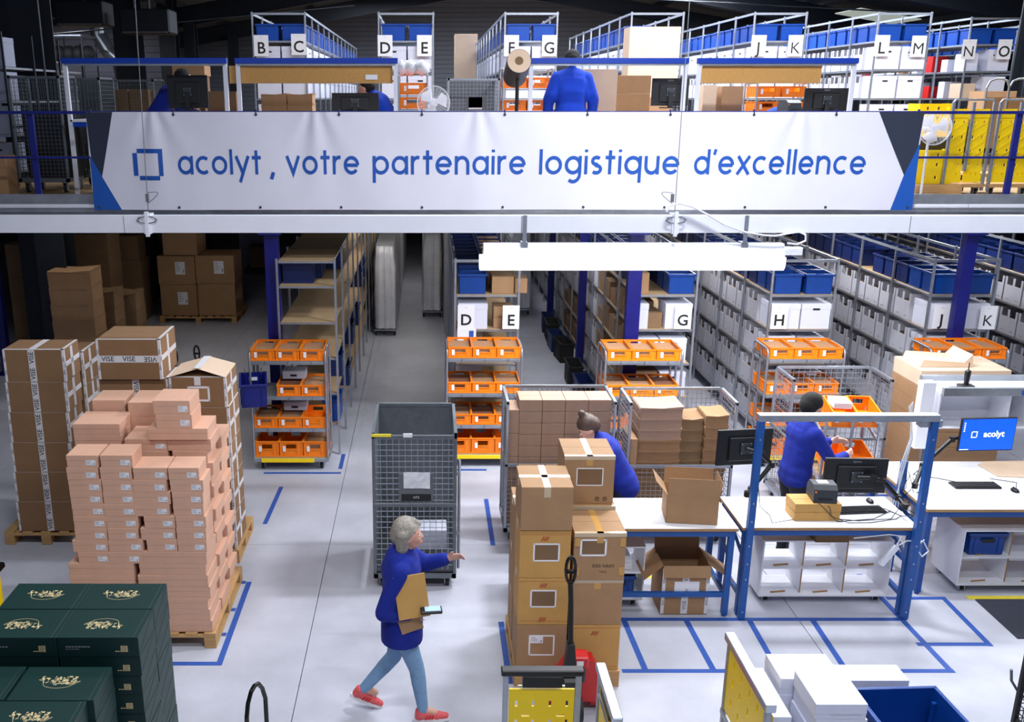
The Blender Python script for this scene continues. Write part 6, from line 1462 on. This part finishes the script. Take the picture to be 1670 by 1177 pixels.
o = put('yellow_crate', cached('ycr', lambda: slotted(B(), .46, .42, [(x - .014, x + .014, z, z + .04) for x in (-.12, .02, .14) for z in (.06, .22, .34)]).box(-.23, .23, .0, .3, 0, .02).box(-.23, -.22, 0, .3, 0, .42).box(.22, .23, 0, .3, 0, .42).mesh('yellow_crate', ['yellow'])), None, (PX(1525, 260, 12.0), 11.98, MZ + .14)); tag(o, 'yellow slotted crate on a wooden board below the right fan', 'crate')
tag(B().bev(-.32, .3, -.2, .3, .0, .138, .01).build('wooden_dolly', ['wood'], None, (PX(1525, 280, 12.0), 12.05, MZ)), 'low wooden dolly under the yellow slotted crate', 'dolly')
o = put('yellow_crate', bpy.data.objects['yellow_crate'].data, None, (PX(1525, 200, 12.5), 12.5, MZ + .7)); tag(o, 'yellow slotted crate behind the right fan, raised on a stand', 'crate'); tag(B().box(-.22, .22, 0, .3, 0, .698).build('crate_stand', ['dark_steel'], None, (PX(1525, 200, 12.5), 12.5, MZ)), 'dark stand carrying the raised yellow crate', 'stand')
# trolleys with bow handles at the right
for u, lb in ((1628, 'silver bow-handled trolley upstairs in front of rack N-O'), (1665, 'silver bow-handled trolley at the right border upstairs')):
    x = PX(u, 140, 13.6); t = thing('bow_trolley', lb, 'trolley', (x, 13.6, MZ)); zt = PZ(128, 13.6) - MZ; b = B()
    b.path([(-.16, 0, .1), (-.16, 0, zt - .12), (-.12, 0, zt - .03), (-.04, 0, zt), (.04, 0, zt), (.12, 0, zt - .03), (.16, 0, zt - .12), (.16, 0, .1)], .014, 8); b.build('bow_handle', ['zinc'], t); B().bev(-.16, .16, -.02, .5, .1, .14, .003).build('deck', ['wood'], t)
    B().box(-.14, .14, .02, .05, .5, zt - .25).build('back_board', ['kraft'], t)
    for sx in (-.12, .12): caster(t, sx, .05, .04, .1); caster(t, sx, .4, .04, .1)
# duct, radiator and stored black bags at the upper left
dt = thing('ventilation_duct', 'silver ventilation duct bending down beside the pale wall at upper left', 'duct'); x, z = P(160, 50, 26)
b = B(); b.tube((x, 26, z + 1.2), (x, 26, z - .1), .2, 16).tube((x, 26, z - .1), (x + .22, 26, z - .5), .2, 16).tube((x + .22, 26, z - .5), (x + .5, 26, z - .75), .2, 16).tube((x + .5, 26, z - .75), (x + .6, 26, z - 1.6), .2, 16)
for p in ((x, 26, z - .1), (x + .22, 26, z - .5), (x + .5, 26, z - .75)): b.ball(p, .2, 14, 8)
b.build('duct_pipe', ['duct'], dt)
for u, v, lb in ((100, 25, 'dark unit heater hanging from the roof at upper left'), (205, 38, 'second dark unit heater hanging deeper at upper left')):
    x, z = P(u + 40, v, 19); t = thing('unit_heater', lb, 'heater', (x, 19, z)); B().bev(-.5, .45, -.3, .3, -.2, .25, .03).build('casing', ['dark_steel'], t); B().bev(-.45, .4, -.32, -.3, -.19, -.16, .004).build('louvre', ['zinc_dark'], t); B().bar((0, 0, .25), (0, 0, 2.4), .04, .04).build('hanger', ['dark_steel'], t)
t = rack('dark shelving upstairs against the pale wall at upper left', PX(76, 80, 24), PX(130, 80, 24), 24.2, 1, [3.9, 4.7, 5.3], MZ, 5.95, post='dark_steel')
for k in range(4): tag(B().ball((0, 0, .2), .2, 10, 8, (.9, 1, 1)).build('black_bag', ['rubber'], None, (PX(82, 80, 24) + .24 * k, 24.6, 5.302)), f'black bag on the dark shelving at upper left, {ORD[k]} from left', 'bag', 'black bags on the dark shelving')
# ================================================================ PEOPLE
def fuse(b, vox, smooth=6):
    me = bpy.data.meshes.new('f'); me.from_pydata(b.v, [], b.f); o = bpy.data.objects.new('f', me); LINK(o)
    m = o.modifiers.new('r', 'REMESH'); m.mode = 'VOXEL'; m.voxel_size = vox; m.use_smooth_shade = True
    s = o.modifiers.new('s', 'SMOOTH'); s.iterations = smooth; s.factor = .5
    bpy.context.view_layer.update(); r = bpy.data.meshes.new_from_object(o.evaluated_get(bpy.context.evaluated_depsgraph_get()))
    bpy.data.objects.remove(o); r.polygons.foreach_set('use_smooth', [True] * len(r.polygons)); return r
def cap(b, p, q, r1, r2, n=14):
    b.tube(p, q, r1, n, r2=r2); b.ball(p, r1, n, 8); b.ball(q, r2, n, 8)
def loft(b, secs, n=20):                                          # sections: centre, half depth (x), half width (y), lean axis ignored
    base = len(b.v)
    for c, rx, ry in secs:
        for k in range(n): a = 2 * math.pi * k / n; b.v.append((c[0] + rx * math.cos(a), c[1] + ry * math.sin(a), c[2]))
    for j in range(len(secs) - 1):
        for k in range(n): b.f.append((base + j * n + k, base + j * n + (k + 1) % n, base + (j + 1) * n + (k + 1) % n, base + (j + 1) * n + k))
    b.f.append(tuple(range(base, base + n))[::-1]); b.f.append(tuple(range(base + (len(secs) - 1) * n, base + len(secs) * n)))
def hand(b, wrist, d, up, side, s=1.0, curl=.5):
    """five unequal, bent fingers on a palm; d: direction of the hand, up: back of the hand"""
    w, d, up = Vector(wrist), Vector(d).normalized(), Vector(up).normalized(); sd = d.cross(up).normalized() * side
    up = sd.cross(d).normalized() * side
    pc = w + d * .045 * s
    for k in (-1.2, -.4, .4, 1.2): cap(b, w + sd * .012 * k * s, pc + d * .035 * s + sd * .017 * k * s, .015 * s, .012 * s, 8)
    for k, L in ((-1.5, .058), (-.5, .072), (.5, .078), (1.5, .068)):
        p = pc + d * .035 * s + sd * .0155 * k * s; q = p + (d * math.cos(curl * .6) - up * math.sin(curl * .6)) * L * .5 * s; r = q + (d * math.cos(curl * 1.6) - up * math.sin(curl * 1.6)) * L * .5 * s
        cap(b, p, q, .0088 * s, .008 * s, 8); cap(b, q, r, .008 * s, .0068 * s, 8)
    p = w + d * .02 * s + sd * .026 * s; q = p + (d * .7 + sd * .7) * .035 * s; r = q + (d * .9 + sd * .2 - up * .3) * .03 * s; cap(b, p, q, .012 * s, .0095 * s, 8); cap(b, q, r, .0095 * s, .008 * s, 8)
def person(label, loc, rz, J, hair='hair_dark', jacket='fleece', legs='dark_trouser', shoes='rubber', female=False, bun=False, long_hair=False, vox=.011, scale=1.0, hem=None, look=(1, 0, 0), bulk=0):
    t = thing('person', label, 'person', loc, rz); t.scale = (scale,) * 3
    hip, sh, hd = Vector((J['hip'][0], 0, J['hip'][1])), Vector((J['sh'][0], 0, J['sh'][1])), Vector((J['head'][0], J.get('heady', 0), J['head'][1]))
    SW = .165 if female else .185; nk = sh + (hd - sh) * .35 + Vector((0, 0, .0))
    up = (sh - hip).normalized(); f = Vector((1, 0, 0))
    def mid(a): return hip + (sh - hip) * a
    lk = Vector(look).normalized(); lz = Vector((0, 0, 1)); ls = lz.cross(lk).normalized(); lup = lk.cross(ls)
    def H(a, s_, u): return hd + lk * a + ls * s_ + lup * u
    def torso(b, g):
        g = g + (.012 if female and g > 0 else 0)
        for a, r, w_ in ((-.12, .105, .085), (.05, .11, .075), (.3, .098, .05), (.55, .105, .065), (.8, .11, .08), (.95, .085, .075)):
            c = mid(a)
            for s_ in (-1, -.5, 0, .5, 1): b.ball(c + Vector((0, s_ * w_, 0)), r + g - .012 * abs(s_), 14, 10)
        for a0, a1 in ((-.12, .05), (.05, .3), (.3, .55), (.55, .8), (.8, .95)):
            for s_ in (-.8, -.4, 0, .4, .8): b.tube(mid(a0) + Vector((0, s_ * .07, 0)), mid(a1) + Vector((0, s_ * .07, 0)), .1 + g - .008 * abs(s_), 14)
    body = B(); torso(body, -.012)
    cap(body, sh + up * .02, hd + Vector((0, 0, -.06)), .055, .05)
    body.ball(H(-.012, 0, .028), .098, 18, 12, (1, 1, 1)); cap(body, H(.028, 0, .0), H(.042, 0, -.062), .068, .04); cap(body, H(.01, 0, -.02), H(.035, 0, -.055), .07, .05)
    body.ball(H(.098, 0, -.012), .014, 8, 6); cap(body, H(.085, 0, .02), H(.103, 0, -.014), .009, .012, 8)
    for s_ in (-1, 1): body.ball(H(-.005, s_ * .088, -.005), .02, 8, 6, (1, .6, 1.3)); body.ball(H(.07, s_ * .03, -.02), .025, 8, 6)
    body.ball(H(.088, 0, -.052), .018, 8, 6, (1, 1.3, .6))
    jk = B(); torso(jk, .018 + bulk)
    c = hip + Vector((0, 0, -.02)); hw_ = (.15 if female else .135) + bulk * .6
    if hem:
        for s_ in (-1, -.5, 0, .5, 1): jk.ball(c + Vector((0, .07 * s_, 0)), hw_, 16, 10); jk.tube(c + Vector((0, .07 * s_, 0)), c + Vector((0, .072 * s_, -hem)), hw_, 18)
    cap(jk, sh - up * .03, sh + (hd - sh) * .42, .085, .066)
    for s_, k in ((-1, 'r'), (1, 'l')):
        s0 = sh + Vector((0, s_ * SW, -.03)); e, h = Vector(J['elb_' + k]), Vector(J['hand_' + k])
        cap(body, s0, e, .048, .038); cap(body, e, h, .038, .026); d = (h - e).normalized(); hu = Vector(J.get('hup_' + k, (0, s_, .3)))
        if abs(d.dot(hu.normalized())) > .95: hu = Vector((1, 0, 0))
        hand(body, h, J.get('hdir_' + k, d), hu, J.get('thumb_' + k, 1), 1.0 if female else 1.08, J.get('curl', .6))
        cap(jk, s0, e, .073 + bulk * .7, .058 + bulk * .7); cap(jk, e, h - d * .035, .058 + bulk * .7, .046 + bulk * .5)
    tr = B(); hb = hip + Vector((0, 0, -.04))
    for s_, k in ((-1, 'r'), (1, 'l')):
        h0 = hb + Vector((0, s_ * .085, -.02)); kn, an = Vector(J['knee_' + k]), Vector(J['ank_' + k])
        cap(body, h0, kn, .072, .048); cap(body, kn, an, .048, .034); cap(body, an, an + Vector((.09, 0, -.03)), .033, .028)
        g = .0 if female else .018
        cap(tr, h0, kn, .09 + g, .06 + g); m_ = kn + (an - kn) * .35; cap(tr, kn, m_, .06 + g, .058 + g); cap(tr, m_, an + (kn - an) * .01, .056 + g, .042 + g)
    cap(tr, hb + Vector((0, -.06, .02)), hb + Vector((0, .06, .02)), .115, .115)
    mb = fuse(body, vox * .8, 4); mb.materials.append(_m['skin']); put('body', mb, t)
    mj = fuse(jk, vox, 12); mj.materials.append(_m[jacket]); put('jacket', mj, t)
    mt_ = fuse(tr, vox, 4); mt_.materials.append(_m[legs]); put('trousers', mt_, t)
    for k in 'rl':
        a = Vector(J['ank_' + k]); p = J.get('pitch_' + k, 0); c, s = math.cos(p), math.sin(p)
        def F(x, y, z): return a + Vector((x * c + z * s, y, -x * s + z * c))
        b = B(); cap(b, F(-.02, 0, -.02), F(-.03, 0, -.055), .042, .038); cap(b, F(0, 0, -.04), F(.1, 0, -.06), .045, .032); cap(b, F(.1, 0, -.06), F(.17, 0, -.066), .038, .026)
        s_ = fuse(b, .008, 3); s_.materials.append(_m[shoes]); so = put('shoe', s_, t)
        b = B(); n = 16; ol = [(-.075 + .27 * i / n, .034 * math.sin(math.pi * min(1, (i + .6) / (n + 1.2))) ** .45) for i in range(n + 1)]
        pts = [(x, y) for x, y in ol] + [(x, -y) for x, y in ol[::-1]]; vs = [F(x, y, z) for z in (-.1, -.072) for x, y in pts]; m = len(pts)
        b._add(vs, [tuple(range(m))[::-1], tuple(range(m, 2 * m))] + [(i, (i + 1) % m, (i + 1) % m + m, i + m) for i in range(m)]); b.build('sole', ['sole' if shoes == 'shoe_red' else 'rubber'], so)
        if shoes == 'shoe_red':
            for i in range(3): B().bar(F(.02 + .022 * i, -.047, -.065), F(.035 + .022 * i, -.04, -.03), .008, .004, (0, 1, 0)).bar(F(.02 + .022 * i, .047, -.065), F(.035 + .022 * i, .04, -.03), .008, .004, (0, 1, 0)).build('stripe', ['red'], so)
            b = B(); b.bar(F(.03, 0, .004), F(.1, 0, -.022), .03, .006, (0, 0, 1)); b.build('laces', ['paper'], so)
    hr = B(); hr.ball(H(-.022, 0, .042), .103, 18, 12); hr.ball(H(-.05, 0, .01), .088, 16, 10)
    if long_hair:
        for s_ in (-1, 0, 1): cap(hr, H(-.035, s_ * .06, .03), H(-.045, s_ * .065, -.075), .06, .045)
        cap(hr, H(.03, 0, .105), H(.072, .03, .075), .035, .022)
    if bun: hr.ball(H(-.04, 0, .16), .036, 10, 8); cap(hr, H(-.05, 0, .1), H(-.04, 0, .15), .05, .03)
    mh = fuse(hr, .009, 2); mh.materials.append(_m[hair]); put('hair', mh, t)
    for s_ in (-1, 1):
        B().ball(H(.081, s_ * .032, .012), .0095, 8, 6).build('eye', ['paper'], t); B().ball(H(.0885, s_ * .032, .012), .0045, 6, 4).build('pupil', ['ink'], t)
        B().bar(H(.084, s_ * .02, .033), H(.078, s_ * .046, .032), .006, .005).build('eyebrow', [hair], t)
    B().bar(H(.102, -.02, -.052), H(.102, .02, -.052), .004, .007).build('lips', ['red_print'], t)
    return t
# walking woman; her local x axis points to picture right
def L(u, v, Y, o=(-.17, 5.97)): x, z = P(u, v, Y); return (x - o[0], Y - o[1], z)
WJ = dict(hip=(-.005, .86), sh=(-.01, 1.335), head=(.045, 1.515), elb_r=(-.13, -.2, 1.0), hand_r=(.085, -.17, .97), elb_l=(.17, .2, 1.18), hand_l=(.34, .15, 1.25),
          knee_r=(.105, -.07, .45), ank_r=(.15, -.07, .1), knee_l=(-.07, .09, .46), ank_l=(-.31, .09, .165), pitch_l=.42, pitch_r=-.06, curl=.55, hdir_r=(1, .1, .15), hup_r=(0, -1, .2))
WO = person('grey-haired woman in blue fleece and jeans walking past the roll cage with cardboard and scanner', (-.17, 5.97, 0), .0, WJ, hair='hair_grey', jacket='fleece', legs='denim', shoes='shoe_red', female=True, long_hair=True, hem=.14, scale=.975, bulk=.012)
cb = B(); cb.bev(-.11, .11, -.004, .004, -.16, .16, .001); cb = cb.build('cardboard_sheet', ['kraft_yellow']); cb.location = (-.1, 5.745, 1.12); cb.rotation_euler = (-.1, -.12, .12); tag(cb, 'brown cardboard sheet held by the walking woman against her chest', 'cardboard')
cb2 = B().bev(-.08, .08, -.003, .003, -.06, .06, .001).build('cardboard_sheet', ['kraft']); cb2.location = (-.11, 5.76, .9); cb2.rotation_euler = (-.1, -.3, .12); tag(cb2, 'second cardboard piece tucked below the sheet of the walking woman', 'cardboard')
tb = thing('handheld_terminal', 'black handheld terminal with lit screen in the hand of the walking woman', 'device', (.035, 5.72, 1.03), rz=.1); B().bev(-.075, .075, -.04, .04, -.012, .012, .006).build('body', ['black'], tb); B().box(-.045, .065, -.032, .032, .0122, .0135).build('screen', [M('dim_screen', (150, 180, 225), .2, emit=.5).name], tb)
MJ = dict(hip=(-.02, .93), sh=(.02, 1.40), head=(.075, 1.585), elb_r=(.2, -.23, 1.1), hand_r=(.42, -.12, 1.12), elb_l=(.22, .22, 1.12), hand_l=(.44, .16, 1.15), knee_r=(.02, -.1, .5), ank_r=(-.02, -.1, .1), knee_l=(.04, .1, .5), ank_l=(.0, .1, .1))
person('dark-haired man in blue fleece reaching for the orange crates behind the packing bench', (3.62, 8.42, 0), .18, MJ, hair='hair_dark', jacket='fleece', look=(1, .35, -.3), scale=1.01)
BJ = dict(hip=(-.12, .9), sh=(.09, 1.27), head=(.24, 1.42), elb_r=(.15, -.24, 1.02), hand_r=(.32, -.16, .95), elb_l=(.15, .24, 1.02), hand_l=(.32, .16, .95), knee_r=(-.02, -.1, .48), ank_r=(-.1, -.1, .1), knee_l=(-.02, .1, .48), ank_l=(-.1, .1, .1))
person('woman with hair bun in blue fleece bending behind the centre cartons', (1.78, 8.32, 0), math.pi, BJ, hair='hair_brown', female=True, bun=True, look=(1, 0, -.8))
UJ = dict(hip=(0, .93), sh=(.02, 1.43), head=(.06, 1.62), elb_r=(.02, -.29, 1.14), hand_r=(.1, -.3, .9), elb_l=(.02, .29, 1.14), hand_l=(.1, .3, .9), knee_r=(.02, -.1, .5), ank_r=(0, -.1, .1), knee_l=(.02, .1, .5), ank_l=(0, .1, .1))
person('man in bright blue fleece seen from behind at the third station upstairs', (PX(932, 150, 13.0), 13.0, MZ), math.pi / 2, UJ, jacket='fleece_up', vox=.013, look=(1, .0, -.25), hem=.14, scale=1.03, bulk=.03)
CJ = dict(hip=(-.1, .86), sh=(.14, 1.2), head=(.3, 1.32), elb_r=(.25, -.24, .98), hand_r=(.42, -.2, 1.0), elb_l=(.25, .24, .98), hand_l=(.42, .2, 1.0), knee_r=(.05, -.1, .46), ank_r=(-.05, -.1, .1), knee_l=(.05, .1, .46), ank_l=(-.05, .1, .1))
person('person in dark blue leaning behind the large left monitor upstairs', (PX(262, 150, 13.05), 13.05, MZ), .1, CJ, vox=.014, scale=1.08)
person('person in blue bending behind the brown pin board upstairs', (PX(630, 160, 13.15), 13.15, MZ), math.pi * .9, CJ, vox=.014, jacket='fleece_up')
DJ = dict(hip=(-.2, .82), sh=(.2, .98), head=(.38, .95), elb_r=(.25, -.24, .75), hand_r=(.35, -.2, .6), elb_l=(.25, .24, .75), hand_l=(.35, .2, .6), knee_r=(-.05, -.1, .45), ank_r=(-.2, -.1, .1), knee_l=(-.05, .1, .45), ank_l=(-.2, .1, .1))
person('person bent low in blue, only the back showing above the banner at the right station', (PX(1252, 175, 13.0), 13.0, MZ), 0, DJ, vox=.014, jacket='fleece_up', look=(1, 0, -1))
